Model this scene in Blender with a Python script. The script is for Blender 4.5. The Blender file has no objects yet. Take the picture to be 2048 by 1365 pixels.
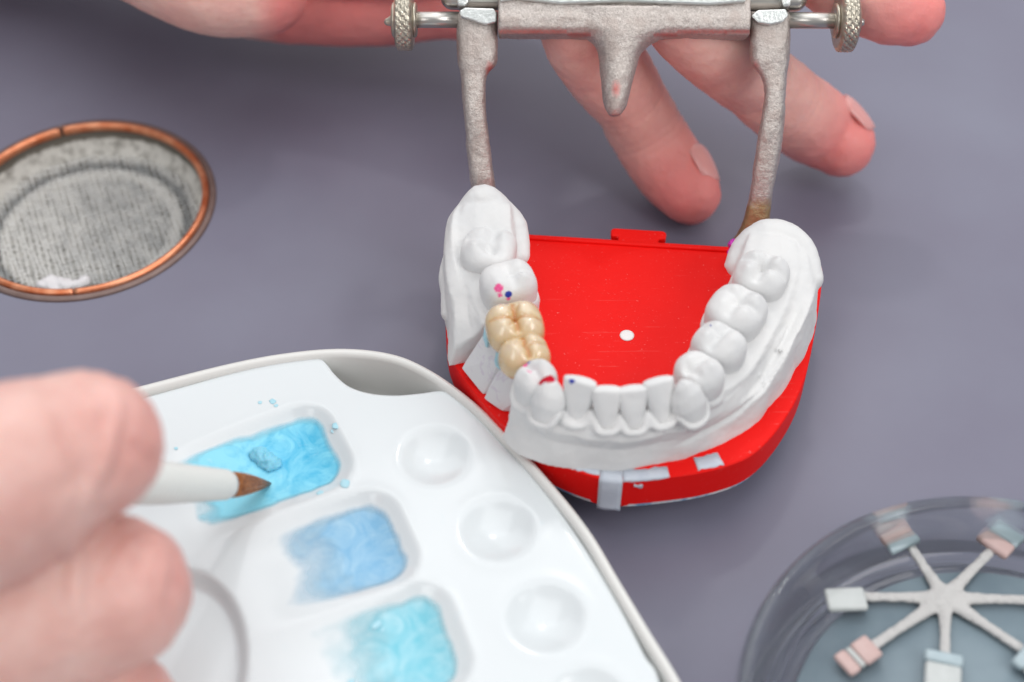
import bpy, bmesh, math, random
import numpy as np
from mathutils import Vector, noise as mn
from mathutils.geometry import delaunay_2d_cdt
random.seed(7)
rng = np.random.default_rng(7)
S = 0.001                                   # all lengths below are millimetres
sc = bpy.context.scene
col = sc.collection

# ------------------------------------------------------------------ camera, world, lights
PH = math.radians(49); DIST = 300.0
cP, sP = math.cos(PH), math.sin(PH)
CAM = np.array([0, -DIST * cP, DIST * sP])
RT = np.array([1, 0, 0.]); UP = np.array([0, sP, cP]); FW = np.array([0, cP, -sP])
FPX = 2844.4
cd = bpy.data.cameras.new('camera'); cam = bpy.data.objects.new('camera', cd); col.objects.link(cam)
cd.lens = 50.0; cd.sensor_width = 36.0; cd.clip_start = 0.01; cd.clip_end = 20
cam.location = Vector(CAM * S); cam.rotation_euler = (math.radians(90) - PH, 0, 0)
cd.dof.use_dof = True; cd.dof.focus_distance = 0.281; cd.dof.aperture_fstop = 9.0
sc.camera = cam
sc.view_settings.view_transform = 'Standard'; sc.view_settings.look = 'None'
sc.view_settings.exposure = 0.10; sc.view_settings.gamma = 1.0
sc.cycles.use_denoising = True
sc.cycles.max_bounces = 10; sc.cycles.transmission_bounces = 10; sc.cycles.transparent_max_bounces = 12
sc.cycles.caustics_reflective = False; sc.cycles.caustics_refractive = True
sc.cycles.sample_clamp_indirect = 6
wd = bpy.data.worlds.new('World'); sc.world = wd; wd.use_nodes = True
bgn = wd.node_tree.nodes['Background']
bgn.inputs[0].default_value = (0.93, 0.96, 1.0, 1); bgn.inputs[1].default_value = 0.38

def area(name, loc, target, sx, sy, power, color=(1, 1, 1)):
    l = bpy.data.lights.new(name, 'AREA'); l.shape = 'RECTANGLE'; l.size = sx * S; l.size_y = sy * S
    l.energy = power; l.color = color
    o = bpy.data.objects.new(name, l); col.objects.link(o)
    o.location = Vector(loc) * S
    o.rotation_euler = (Vector(target) - Vector(loc)).to_track_quat('-Z', 'Y').to_euler()
    return o
area('window_light', (-60, 1100, 900), (0, 0, 10), 2000, 1100, 7.0, (0.96, 0.98, 1.0))
area('bench_lamp', (60, 260, 420), (10, -30, 10), 40, 24, 0.16, (1.0, 0.98, 0.95))
area('side_softbox', (520, -330, 560), (20, -20, 10), 420, 420, 2.2, (1.0, 0.98, 0.96))
area('overhead_softbox', (40, 120, 900), (10, 0, 10), 800, 800, 3.1, (0.98, 0.99, 1.0))
area('front_softbox', (-300, -420, 520), (0, -20, 10), 300, 300, 0.7, (1.0, 0.985, 0.97))

# ------------------------------------------------------------------ placing helpers
def ray(px, py): return FW + RT * (px - 1024) / FPX - UP * (py - 682.5) / FPX
def W(px, py, z):                            # the point at height z seen at that place of the photograph
    d = ray(px, py); return CAM + d * ((z - CAM[2]) / d[2])
def Q(px, py, depth): return CAM + ray(px, py) * depth
def W2(px, py, z): p = W(px, py, z); return (p[0], p[1])

# ------------------------------------------------------------------ object helpers
ORG = {}
def tag(o, label=None, cat=None, group=None, kind=None):
    if label: o['label'] = label
    if cat: o['category'] = cat
    if group: o['group'] = group
    if kind: o['kind'] = kind
    return o
def thing(name, loc, label, cat, group=None):
    o = bpy.data.objects.new(name, None); o.empty_display_size = 0.005; col.objects.link(o)
    o.location = Vector(loc) * S; ORG[o] = np.array(loc, float)
    return tag(o, label, cat, group)
def setup(o, parent, origin):
    col.objects.link(o)
    if parent is not None:
        o.parent = parent; o.location = (0, 0, 0); ORG[o] = ORG[parent]
    else:
        o.location = Vector(origin) * S; ORG[o] = np.array(origin, float)
def build(name, v, f, m, parent=None, origin=(0, 0, 0), smooth=True, subd=0, bevel=0, attrs=None, flip=False):
    org = ORG[parent] if parent is not None else np.array(origin, float)
    v = (np.asarray(v, float) - org) * S
    me = bpy.data.meshes.new(name)
    me.from_pydata([tuple(a) for a in v], [], [tuple(int(i) for i in a) for a in f])
    bm = bmesh.new(); bm.from_mesh(me)
    bmesh.ops.recalc_face_normals(bm, faces=bm.faces[:])
    if flip: bmesh.ops.reverse_faces(bm, faces=bm.faces[:])
    bm.to_mesh(me); bm.free()
    if attrs:
        for k, a in attrs.items():
            at = me.attributes.new(k, 'FLOAT', 'POINT'); at.data.foreach_set('value', np.asarray(a, np.float32))
    if smooth: me.polygons.foreach_set('use_smooth', [True] * len(me.polygons))
    me.materials.append(m)
    o = bpy.data.objects.new(name, me); setup(o, parent, origin)
    if bevel:
        b = o.modifiers.new('bevel', 'BEVEL'); b.width = bevel * S; b.segments = 2; b.limit_method = 'ANGLE'; b.angle_limit = 0.6
        b.harden_normals = False
    if subd:
        s = o.modifiers.new('sub', 'SUBSURF'); s.levels = subd; s.render_levels = subd
    return o

def join(parts):
    V, Fs, n = [], [], 0
    for v, f in parts:
        V += [tuple(p) for p in v]; Fs += [tuple(i + n for i in q) for q in f]; n = len(V)
    return V, Fs
def fbm(p, sc_, oct_=3):
    return mn.fractal(Vector(p) / sc_, 1.0, 2.0, oct_)
def remesh(name, parts, m, voxel, smooth_it, parent=None, origin=(0, 0, 0), disp=None, attrs=None):
    """union of closed shapes fused into one continuous skin, baked to a mesh"""
    v, f = join(parts)
    me = bpy.data.meshes.new('tmp'); me.from_pydata([tuple(np.array(p) * S) for p in v], [], f)
    bm = bmesh.new(); bm.from_mesh(me); bmesh.ops.recalc_face_normals(bm, faces=bm.faces[:]); bm.to_mesh(me); bm.free()
    t = bpy.data.objects.new('tmp', me); col.objects.link(t)
    r = t.modifiers.new('r', 'REMESH'); r.mode = 'VOXEL'; r.voxel_size = voxel * S
    if smooth_it:
        s = t.modifiers.new('s', 'SMOOTH'); s.factor = 0.5; s.iterations = smooth_it
    dg = bpy.context.evaluated_depsgraph_get()
    me2 = bpy.data.meshes.new_from_object(t.evaluated_get(dg))
    bpy.data.objects.remove(t); bpy.data.meshes.remove(me)
    n = len(me2.vertices)
    co = np.empty(n * 3); me2.vertices.foreach_get('co', co); co = co.reshape(-1, 3) / S
    if disp is not None:
        no = np.empty(n * 3); me2.vertices.foreach_get('normal', no); no = no.reshape(-1, 3)
        co = co + no * np.array([disp(p, q) for p, q in zip(co, no)])[:, None]
    if attrs:
        for k, fn in attrs.items():
            at = me2.attributes.new(k, 'FLOAT', 'POINT'); at.data.foreach_set('value', np.array([fn(p) for p in co], np.float32))
    org = ORG[parent] if parent is not None else np.array(origin, float)
    me2.vertices.foreach_set('co', ((co - org) * S).ravel()); me2.update()
    me2.name = name
    me2.polygons.foreach_set('use_smooth', [True] * len(me2.polygons))
    me2.materials.clear(); me2.materials.append(m)
    o = bpy.data.objects.new(name, me2); setup(o, parent, origin)
    return o

def crom(pts, n):
    """Catmull-Rom through rows of numbers, n steps per span"""
    P = np.array(pts, float); out = []
    for i in range(len(P) - 1):
        a, b, c, d = P[max(i - 1, 0)], P[i], P[i + 1], P[min(i + 2, len(P) - 1)]
        for k in range(n):
            t = k / n
            out.append(0.5 * ((2 * b) + (-a + c) * t + (2 * a - 5 * b + 4 * c - d) * t * t + (-a + 3 * b - 3 * c + d) * t ** 3))
    out.append(P[-1]); return np.array(out)
def unit(v): v = np.asarray(v, float); return v / (np.linalg.norm(v) + 1e-12)

def tube(pts, rad, seg=20, up=(0, 0, 1), flat=1.0, cap0=True, cap1=True, n=6, power=2.0):
    """loft of round sections along a spline; ends rounded over; closed"""
    R_ = np.array(rad, float)
    path = crom(np.c_[np.array(pts, float), R_], n)
    p, r = path[:, :3], path[:, 3]
    rows = []
    T = [unit(p[min(i + 1, len(p) - 1)] - p[max(i - 1, 0)]) for i in range(len(p))]
    st = [(p[i], r[i], T[i]) for i in range(len(p))]
    if cap0: st = [(p[0] - T[0] * r[0] * math.sin(a), r[0] * math.cos(a), T[0]) for a in (1.5, 1.2, .9, .6, .3)] + st
    if cap1: st = st + [(p[-1] + T[-1] * r[-1] * math.sin(a), r[-1] * math.cos(a), T[-1]) for a in (.3, .6, .9, 1.2, 1.5)]
    V, Fs = [], []
    u = np.array(up, float)
    for c, q, t in st:
        s = unit(np.cross(t, u)); w = unit(np.cross(s, t))
        for k in range(seg):
            a = 2 * math.pi * k / seg
            ca, sa = math.cos(a), math.sin(a)
            e = 2.0 / power
            ca = math.copysign(abs(ca) ** e, ca); sa = math.copysign(abs(sa) ** e, sa)
            V.append(c + s * ca * q + w * sa * q * flat)
    for i in range(len(st) - 1):
        for k in range(seg):
            a, b = i * seg + k, i * seg + (k + 1) % seg
            Fs.append((a, b, b + seg, a + seg))
    V.append(st[0][0]); V.append(st[-1][0]); m = len(V)
    L = (len(st) - 1) * seg
    for k in range(seg):
        Fs.append((m - 2, (k + 1) % seg, k)); Fs.append((m - 1, L + k, L + (k + 1) % seg))
    return V, Fs
def lathe(profile, seg, axis_o, ax=(0, 0, 1), ref=(1, 0, 0), closed=False, capped=True, arc=(0, 2 * math.pi)):
    ax = unit(ax); e1 = unit(np.array(ref) - ax * np.dot(ref, ax)); e2 = np.cross(ax, e1)
    full = abs(arc[1] - arc[0] - 2 * math.pi) < 1e-6
    V, Fs = [], []
    ns = seg if full else seg + 1
    for r, h in profile:
        for k in range(ns):
            a = arc[0] + (arc[1] - arc[0]) * k / seg
            V.append(np.array(axis_o) + ax * h + (e1 * math.cos(a) + e2 * math.sin(a)) * r)
    n = len(profile); last = n if closed else n - 1
    for i in range(last):
        for k in range(seg):
            k2 = (k + 1) % ns; j = (i + 1) % n
            Fs.append((i * ns + k, i * ns + k2, j * ns + k2, j * ns + k))
    if capped and full and not closed:
        Fs.append(tuple(range(ns))[::-1]); Fs.append(tuple((n - 1) * ns + k for k in range(ns)))
    if closed and not full:
        Fs.append(tuple(i * ns for i in range(n))); Fs.append(tuple(i * ns + ns - 1 for i in range(n))[::-1])
    return V, Fs
def prism(poly, z0, z1):
    """poly: list of xyz bottom? here list of (x,y); straight extrusion"""
    n = len(poly)
    V = [(x, y, z0) for x, y in poly] + [(x, y, z1) for x, y in poly]
    Fs = [tuple(range(n))[::-1], tuple(range(n, 2 * n))]
    Fs += [(i, (i + 1) % n, n + (i + 1) % n, n + i) for i in range(n)]
    return V, Fs
def slab(front, vec):
    """front: list of 3D points of a face, extruded along vec"""
    n = len(front); vec = np.array(vec, float)
    V = [np.array(p) for p in front] + [np.array(p) + vec for p in front]
    Fs = [tuple(range(n))[::-1], tuple(range(n, 2 * n))]
    Fs += [(i, (i + 1) % n, n + (i + 1) % n, n + i) for i in range(n)]
    return V, Fs
def box(c, ax, ay, az, sx, sy, sz):
    c = np.array(c, float); ax, ay, az = unit(ax), unit(ay), unit(az)
    V = [c + ax * sx * i / 2 + ay * sy * j / 2 + az * sz * k / 2 for i in (-1, 1) for j in (-1, 1) for k in (-1, 1)]
    return V, [(0, 1, 3, 2), (4, 6, 7, 5), (0, 4, 5, 1), (2, 3, 7, 6), (0, 2, 6, 4), (1, 5, 7, 3)]
def hull(pts):
    bm = bmesh.new()
    for p in pts: bm.verts.new(tuple(p))
    r = bmesh.ops.convex_hull(bm, input=bm.verts[:])
    bmesh.ops.delete(bm, geom=[e for e in r['geom_interior'] if isinstance(e, bmesh.types.BMVert)], context='VERTS')
    bm.verts.index_update()
    V = [np.array(v.co) for v in bm.verts]; Fs = [tuple(v.index for v in f.verts) for f in bm.faces]
    bm.free(); return V, Fs

# ------------------------------------------------------------------ materials
def srgb(r, g, b):
    f = lambda c: (c / 255 / 12.92) if c / 255 <= 0.04045 else ((c / 255 + 0.055) / 1.055) ** 2.4
    return (f(r), f(g), f(b), 1)
class M:
    def __init__(s, name):
        s.m = bpy.data.materials.new(name); s.m.use_nodes = True; s.t = s.m.node_tree
        s.b = s.t.nodes['Principled BSDF']; s.out = s.t.nodes['Material Output']
        tc = s.t.nodes.new('ShaderNodeTexCoord'); mp = s.t.nodes.new('ShaderNodeMapping')
        mp.inputs['Scale'].default_value = (1000, 1000, 1000)
        s.l(tc.outputs['Object'], mp.inputs['Vector']); s.co = mp.outputs['Vector']
    def l(s, a, b): s.t.links.new(a, b)
    def n(s, typ, **k):
        x = s.t.nodes.new(typ)
        for a, v in k.items(): setattr(x, a, v)
        return x
    def noise(s, scale, detail=3, rough=.55, dist=0, stretch=None):
        x = s.n('ShaderNodeTexNoise'); x.inputs['Scale'].default_value = scale; x.inputs['Detail'].default_value = detail
        x.inputs['Roughness'].default_value = rough; x.inputs['Distortion'].default_value = dist
        c = s.co
        if stretch:
            mp = s.n('ShaderNodeMapping'); mp.inputs['Scale'].default_value = stretch; s.l(c, mp.inputs['Vector']); c = mp.outputs['Vector']
        s.l(c, x.inputs['Vector']); return x.outputs['Fac']
    def vor(s, scale, feat='F1'):
        x = s.n('ShaderNodeTexVoronoi', feature=feat); x.inputs['Scale'].default_value = scale; s.l(s.co, x.inputs['Vector']); return x.outputs['Distance']
    def ramp(s, fac, stops):
        x = s.n('ShaderNodeValToRGB'); e = x.color_ramp.elements
        while len(e) < len(stops): e.new(0.5)
        for i, (p, c) in enumerate(stops):
            e[i].position = p; e[i].color = c if not isinstance(c, (int, float)) else (c, c, c, 1)
        s.l(fac, x.inputs['Fac']); return x.outputs['Color']
    def mix(s, fac, a, b, mode='MIX'):
        x = s.n('ShaderNodeMix', data_type='RGBA', blend_type=mode)
        for v, i in ((fac, 0), (a, 6), (b, 7)):
            if isinstance(v, (int, float)): x.inputs[i].default_value = v
            elif isinstance(v, tuple): x.inputs[i].default_value = v
            else: s.l(v, x.inputs[i])
        return x.outputs[2]
    def math(s, op, a, b=0.0):
        x = s.n('ShaderNodeMath', operation=op)
        for v, i in ((a, 0), (b, 1)):
            if isinstance(v, (int, float)): x.inputs[i].default_value = v
            else: s.l(v, x.inputs[i])
        return x.outputs[0]
    def attr(s, name):
        x = s.n('ShaderNodeAttribute', attribute_name=name); return x.outputs['Fac']
    def sep(s):
        x = s.n('ShaderNodeSeparateXYZ'); s.l(s.co, x.inputs[0]); return x.outputs
    def bump(s, h, strength=.3, dist=.1):
        x = s.n('ShaderNodeBump'); x.inputs['Strength'].default_value = strength; x.inputs['Distance'].default_value = dist * S
        s.l(h, x.inputs['Height'])
        if s.b.inputs['Normal'].is_linked: s.l(s.b.inputs['Normal'].links[0].from_socket, x.inputs['Normal'])
        s.l(x.outputs['Normal'], s.b.inputs['Normal'])
    def set(s, **k):
        names = dict(col='Base Color', rough='Roughness', metal='Metallic', spec='Specular IOR Level', coat='Coat Weight', coatr='Coat Roughness',
                     sss='Subsurface Weight', sssr='Subsurface Radius', ssss='Subsurface Scale', trans='Transmission Weight', ior='IOR', alpha='Alpha', sheen='Sheen Weight')
        for a, v in k.items():
            i = s.b.inputs[names[a]]
            if isinstance(v, (int, float, tuple)): i.default_value = v
            else: s.l(v, i)
        return s
SP = {}
def mk():
    # grey laminate bench top
    m = M('grey_bench_laminate')
    n1 = m.noise(0.02, 4); n2 = m.noise(2.2, 3)
    c = m.mix(m.ramp(n1, [(.3, 0), (.7, 1)]), srgb(116, 113, 131), srgb(125, 125, 142))
    c = m.mix(m.ramp(n2, [(.66, 0), (.8, .12)]), c, srgb(160, 160, 168))
    m.set(col=c, rough=m.math('ADD', m.math('MULTIPLY', m.noise(.08, 3), .12), .38), spec=.5); m.bump(m.noise(3.5, 2), .06, .05); SP['table'] = m.m
    # plaster
    m = M('white_dental_plaster'); n1 = m.noise(.12, 4); n2 = m.noise(3, 4)
    c = m.mix(m.ramp(n1, [(.35, 0), (.65, 1)]), srgb(216, 216, 216), srgb(225, 224, 223))
    pit = m.ramp(m.vor(.55), [(.0, 1), (.05, 0)])
    m.set(col=c, rough=.8, spec=.2, sss=.05, sssr=(1, .9, .8), ssss=.0006)
    m.bump(n2, .22, .12); m.bump(m.noise(.7, 4, .6), .2, .35); m.bump(pit, -.2, .12); SP['plaster'] = m.m
    # plaster with articulating paper marks, driven by the "mark_*" attributes of each tooth
    m = M('white_plaster_marked'); n1 = m.noise(.12, 4); n2 = m.noise(3, 4)
    c = m.mix(m.ramp(n1, [(.35, 0), (.65, 1)]), srgb(217, 217, 217), srgb(226, 225, 224))
    ns = m.noise(2.6, 5, .8)
    for a, colr, th in (('mark_pink', srgb(232, 90, 150), .58), ('mark_blue', srgb(45, 60, 160), .42), ('mark_red', srgb(190, 8, 40), .34)):
        k = m.math('MULTIPLY', m.attr(a), m.math('ADD', ns, .25))
        c = m.mix(m.ramp(k, [(th - .08, 0), (th + .08, 1)]), c, colr)
    m.set(col=c, rough=.78, spec=.22, sss=.05, sssr=(1, .9, .8), ssss=.0006); m.bump(n2, .24, .12); m.bump(m.noise(.7, 4, .6), .3, .4); SP['marked'] = m.m
    # die with faint violet scribble
    m = M('white_die_plaster'); n1 = m.noise(.35, 3, .6, 1.2)
    c = m.mix(m.ramp(n1, [(.56, 0), (.62, .25), (.66, 0)]), srgb(220, 219, 221), srgb(165, 125, 180))
    m.set(col=c, rough=.6, spec=.35); m.bump(m.noise(3, 4), .2, .1); SP['die'] = m.m
    # red base plastic
    m = M('red_base_plastic'); n1 = m.noise(.05, 3); d = m.noise(1.9, 3, .7)
    c = m.mix(n1, srgb(232, 14, 10), srgb(242, 20, 13))
    c = m.mix(m.ramp(d, [(.66, 0), (.75, .4)]), c, srgb(240, 190, 185))
    sc1 = m.noise(.5, 2, .5, .3, (.12, 3, 1)); c = m.mix(m.ramp(sc1, [(.70, 0), (.73, .16), (.76, 0)]), c, srgb(245, 160, 150))
    m.set(col=c, rough=m.math('ADD', m.math('MULTIPLY', m.noise(.3, 3), .12), .5), spec=.18); m.bump(m.noise(4, 2), .08, .05); SP['red'] = m.m
    m = M('white_plug'); m.set(col=srgb(238, 238, 236), rough=.5); SP['white'] = m.m
    # tape
    m = M('pale_grey_tape'); c = m.mix(m.noise(.5, 4), srgb(186, 194, 208), srgb(214, 220, 228)); m.set(col=c, rough=.55)
    m.bump(m.noise(.8, 3, .5, 0, (1, 1, 6)), .4, .25); SP['tape'] = m.m
    m = M('white_blue_mount_edge'); c = m.mix(m.ramp(m.noise(.3, 3), [(.45, 0), (.6, 1)]), srgb(225, 228, 230), srgb(120, 165, 200)); m.set(col=c, rough=.7); SP['mount'] = m.m
    m = M('magenta_wax'); m.set(col=srgb(205, 60, 190), rough=.4, sss=.2, ssss=.001); SP['wax'] = m.m
    # ceramic crown
    m = M('glazed_ceramic_crown'); g = m.attr('fissure'); hgt = m.attr('tip')
    c = m.mix(m.ramp(m.noise(.18, 3), [(.3, 0), (.7, 1)]), srgb(204, 170, 120), srgb(216, 194, 154))
    c = m.mix(m.ramp(hgt, [(.45, 0), (1, .65)]), c, srgb(228, 214, 192))
    c = m.mix(m.ramp(g, [(.1, 0), (.9, .8)]), c, srgb(186, 116, 42))
    m.set(col=c, rough=.12, spec=.6, coat=.7, coatr=.05, sss=.45, sssr=(1, .7, .4), ssss=.0012); m.bump(m.noise(.7, 3), .12, .3); SP['ceramic'] = m.m
    m = M('pale_blue_wax'); m.set(col=srgb(170, 212, 226), rough=.35); SP['bluewax'] = m.m
    # cast metal
    m = M('rough_cast_metal'); n1 = m.noise(2.0, 6, .75); n2 = m.noise(.25, 3)
    c = m.mix(m.ramp(n1, [(.3, 0), (.7, 1)]), srgb(172, 161, 154), srgb(230, 222, 216))
    c = m.mix(m.ramp(n2, [(.5, 0), (.62, .45)]), c, srgb(186, 170, 162))
    rs = m.math('MULTIPLY', m.attr('stain'), m.math('ADD', m.noise(2.0, 5, .8), .2))
    c = m.mix(m.ramp(rs, [(.3, 0), (.85, .8)]), c, srgb(214, 74, 66))
    br = m.math('MULTIPLY', m.attr('brass'), m.math('ADD', m.noise(.5, 3), .45))
    c = m.mix(m.ramp(br, [(.5, 0), (.75, .8)]), c, srgb(168, 136, 78))
    pit = m.ramp(m.vor(.45), [(0, 0), (.22, 1)])
    m.set(col=c, metal=.72, rough=m.math('ADD', m.math('MULTIPLY', n1, .25), .3))
    m.bump(m.noise(2.4, 5, .7), .7, .3); m.bump(m.noise(.45, 3), .3, .4); m.bump(pit, .25, .2); SP['cast'] = m.m
    m = M('bright_filed_metal'); m.set(col=m.mix(m.noise(.8, 4), srgb(200, 205, 202), srgb(240, 242, 240)), metal=.8, rough=.32); m.bump(m.noise(1.2, 4), .5, .3); SP['filed'] = m.m
    m = M('steel_shaft'); m.set(col=m.mix(m.noise(.5, 3, .5, 0, (.2, 4, 4)), srgb(165, 160, 155), srgb(215, 212, 206)), metal=.9, rough=.3); m.bump(m.noise(1, 3, .5, 0, (.2, 3, 3)), .3, .1); SP['steel'] = m.m
    m = M('knurled_nickel'); m.set(col=m.mix(m.noise(.7, 3), srgb(160, 152, 138), srgb(214, 206, 190)), metal=.88, rough=.33); SP['nickel'] = m.m
    # skin
    for key, a, b, tip in (('skin_far', srgb(238, 180, 170), srgb(246, 200, 188), srgb(240, 104, 106)), ('skin_near', srgb(218, 170, 160), srgb(232, 194, 184), srgb(216, 118, 112))):
        m = M(key); n1 = m.noise(.09, 4, .6); n2 = m.noise(.5, 4, .6)
        c = m.mix(m.ramp(n1, [(.35, 0), (.65, 1)]), a, b)
        c = m.mix(m.math('MULTIPLY', m.attr('tip'), m.ramp(n1, [(.25, .55), (.75, 1)])), c, tip)
        c = m.mix(m.ramp(n2, [(.55, 0), (.75, .18)]), c, srgb(200, 110, 100))
        m.set(col=c, rough=m.math('ADD', m.math('MULTIPLY', n2, .2), .38), spec=.4, sss=.3, sssr=(1, .35, .2), ssss=.0022)
        m.bump(m.vor(1.3), .12, .2); m.bump(m.noise(.9, 4, .6, .5), .25, .3); m.bump(m.noise(.28, 3, .5, 0), .3, .6); SP[key] = m.m
    m = M('fingernail'); m.set(col=m.mix(m.noise(.2, 3), srgb(232, 160, 156), srgb(240, 182, 176)), rough=.28, spec=.5, sss=.3, sssr=(1, .4, .3), ssss=.001); m.bump(m.noise(.8, 2, .5, 0, (1, 1, .2)), .1, .1); SP['nail'] = m.m
    # palette
    m = M('white_palette_porcelain')
    sm = m.ramp(m.noise(.25, 5, .6, .6), [(.68, 0), (.78, .2)])
    c = m.mix(sm, srgb(217, 222, 224), srgb(195, 219, 226))
    c = m.mix(m.ramp(m.noise(.8, 2), [(.785, 0), (.81, .4)]), c, srgb(150, 160, 165))
    m.set(col=c, rough=.16, spec=.5, coat=.2, coatr=.06); m.bump(m.noise(.06, 2), .15, .6); SP['porcelain'] = m.m
    m = M('white_box_plastic'); m.set(col=m.mix(m.noise(.1, 3), srgb(220, 219, 215), srgb(228, 227, 224)), rough=.28, spec=.5); m.bump(m.noise(2, 2), .04, .05); SP['boxwhite'] = m.m
    for key, dark, light, lo, hi in (('paint_cyan', srgb(22, 172, 216), srgb(140, 220, 242), .25, .48), ('paint_blue', srgb(122, 178, 214), srgb(180, 214, 232), .32, .66), ('paint_teal', srgb(112, 194, 212), srgb(196, 230, 238), .32, .66)):
        m = M(key); n1 = m.noise(.17, 5, .65, 2.2); n2 = m.noise(.6, 4, .6, .6)
        dep = m.attr('depth')
        f = m.math('ADD', m.math('MULTIPLY', n1, .75), m.math('MULTIPLY', m.math('SUBTRACT', 1.0, dep), .35))
        c = m.mix(m.ramp(f, [(lo, 0), (hi + .12, 1)]), dark, light)
        c = m.mix(m.ramp(n2, [(.56, 0), (.75, .12)]), c, (.85, .93, .95, 1))
        al = m.math('MULTIPLY', m.attr('cover'), m.math('ADD', m.math('MULTIPLY', m.noise(.12, 3, .5, .8), .8), .6))
        m.set(col=c, rough=m.math('ADD', m.math('MULTIPLY', n2, .4), .22), spec=.4, alpha=m.ramp(al, [(.12, 0), (.4, .45), (.8, 1)]))
        m.bump(n1, .08, .5); m.bump(n2, .05, .2); SP[key] = m.m
    m = M('paint_paste'); m.set(col=m.mix(m.noise(.6, 4), srgb(90, 190, 222), srgb(160, 222, 240)), rough=.4, sss=.2, ssss=.001); m.bump(m.noise(.9, 4), .6, .5); SP['paste'] = m.m
    m = M('dried_wash'); m.set(col=m.mix(m.noise(.6, 4), srgb(140, 204, 222), srgb(196, 226, 234)), rough=.4); SP['wash'] = m.m
    m = M('white_paste'); m.set(col=m.mix(m.noise(.2, 4), srgb(228, 224, 222), srgb(240, 238, 236)), rough=.5); m.bump(m.noise(.3, 4), .6, .8); SP['whitepaste'] = m.m
    # brush
    m = M('translucent_ferrule'); m.set(col=srgb(236, 238, 234), rough=.3, spec=.5, sss=.5, sssr=(1, 1, 1), ssss=.002, trans=.12); SP['ferrule'] = m.m
    m = M('sable_bristle'); z = m.attr('t')
    c = m.mix(m.ramp(m.noise(1.2, 3, .6), [(.3, 0), (.7, 1)]), srgb(140, 78, 38), srgb(206, 138, 82))
    c = m.mix(m.ramp(z, [(.55, 0), (.95, .85)]), c, srgb(48, 34, 32)); m.set(col=c, rough=.35, spec=.5); SP['bristle'] = m.m
    # vent
    m = M('copper_ring'); n1 = m.noise(.25, 4); c = m.mix(m.ramp(n1, [(.35, 0), (.7, 1)]), srgb(206, 116, 76), srgb(240, 168, 130)); m.set(col=c, metal=.8, rough=.36); m.bump(m.noise(1, 3), .2, .1); SP['copper'] = m.m
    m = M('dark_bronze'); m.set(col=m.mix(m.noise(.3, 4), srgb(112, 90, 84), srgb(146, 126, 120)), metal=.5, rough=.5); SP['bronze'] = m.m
    m = M('dusty_basin'); d = m.attr('dust'); k = m.math('ADD', d, m.math('SUBTRACT', m.noise(.35, 5, .7), .5))
    c = m.mix(m.ramp(k, [(.35, 0), (.65, 1)]), srgb(104, 99, 90), srgb(214, 212, 205)); m.set(col=c, rough=.8); m.bump(m.noise(.8, 4), .5, .5); SP['basin'] = m.m
    m = M('dusty_wire'); d = m.attr('dust'); k = m.math('ADD', d, m.math('SUBTRACT', m.noise(.2, 5, .75), .5))
    c = m.mix(m.ramp(k, [(.3, 0), (.7, 1)]), srgb(178, 181, 182), srgb(236, 236, 233)); m.set(col=c, metal=.1, rough=.6); SP['wire'] = m.m
    m = M('white_powder'); m.set(col=srgb(236, 234, 236), rough=.9); m.bump(m.noise(1, 4), .8, .6); SP['powder'] = m.m
    # glass
    m = M('clear_thick_glass'); m.set(col=(.93, .97, .975, 1), rough=.06, trans=1.0, ior=1.47)
    tr = m.n('ShaderNodeBsdfTransparent'); tr.inputs[0].default_value = (.955, .98, .985, 1)
    mx = m.n('ShaderNodeMixShader'); mx.inputs[0].default_value = .62; m.l(tr.outputs[0], mx.inputs[1]); m.l(m.b.outputs[0], mx.inputs[2]); m.l(mx.outputs[0], m.out.inputs['Surface']); SP['glass'] = m.m
    m = M('blue_grey_tint'); c = m.mix(m.ramp(m.noise(.07, 3), [(.35, 0), (.65, 1)]), srgb(114, 130, 140), srgb(130, 146, 155))  # colour for the added disc: darkening through thick glass put into the tone
    c = m.mix(m.ramp(m.noise(1.1, 3, .7), [(.68, 0), (.76, .3)]), c, srgb(190, 200, 205)); m.set(col=c, rough=.4); SP['dishtint'] = m.m
    m = M('chalky_sprue'); m.set(col=m.mix(m.noise(.4, 4), srgb(186, 184, 182), srgb(204, 202, 200)), rough=.7); m.bump(m.noise(.9, 4), .8, .6); SP['sprue'] = m.m
    for key, a, b in (('tab_pink', srgb(194, 160, 154), srgb(208, 184, 180)), ('tab_white', srgb(186, 190, 188), srgb(206, 209, 208)), ('tab_blue', srgb(160, 178, 184), srgb(184, 198, 204))):
        m = M(key); m.set(col=m.mix(m.noise(.35, 4), a, b), rough=.35, spec=.5); m.bump(m.noise(.5, 3), .3, .4); SP[key] = m.m
mk()

# ------------------------------------------------------------------ bench top with the round cut-out of the vent
VC = np.array([-98.4, 41.2]); VR = 29.7
def tabletop():
    n = 96; V, Fs = [], []
    rings = [(VR, 0)] + [(r, 0) for r in (34, 50, 90, 200, 500, 1100)]
    V += [(VC[0] + VR * math.cos(2 * math.pi * k / n), VC[1] + VR * math.sin(2 * math.pi * k / n), -18) for k in range(n)]
    for r, z in rings:
        for k in range(n):
            a = 2 * math.pi * k / n; V.append((VC[0] + r * math.cos(a), VC[1] + r * math.sin(a), z))
    for k in range(n):
        a = 2 * math.pi * k / n; V.append((VC[0] + 1100 * math.cos(a), VC[1] + 1100 * math.sin(a), -25))
    for i in range(len(rings) + 1):
        for k in range(n):
            a, b = i * n + k, i * n + (k + 1) % n; Fs.append((a, b, b + n, a + n))
    o = build('table_top', V, Fs, SP['table'], smooth=False)
    tag(o, kind='structure')
    return o
tabletop()

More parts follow.
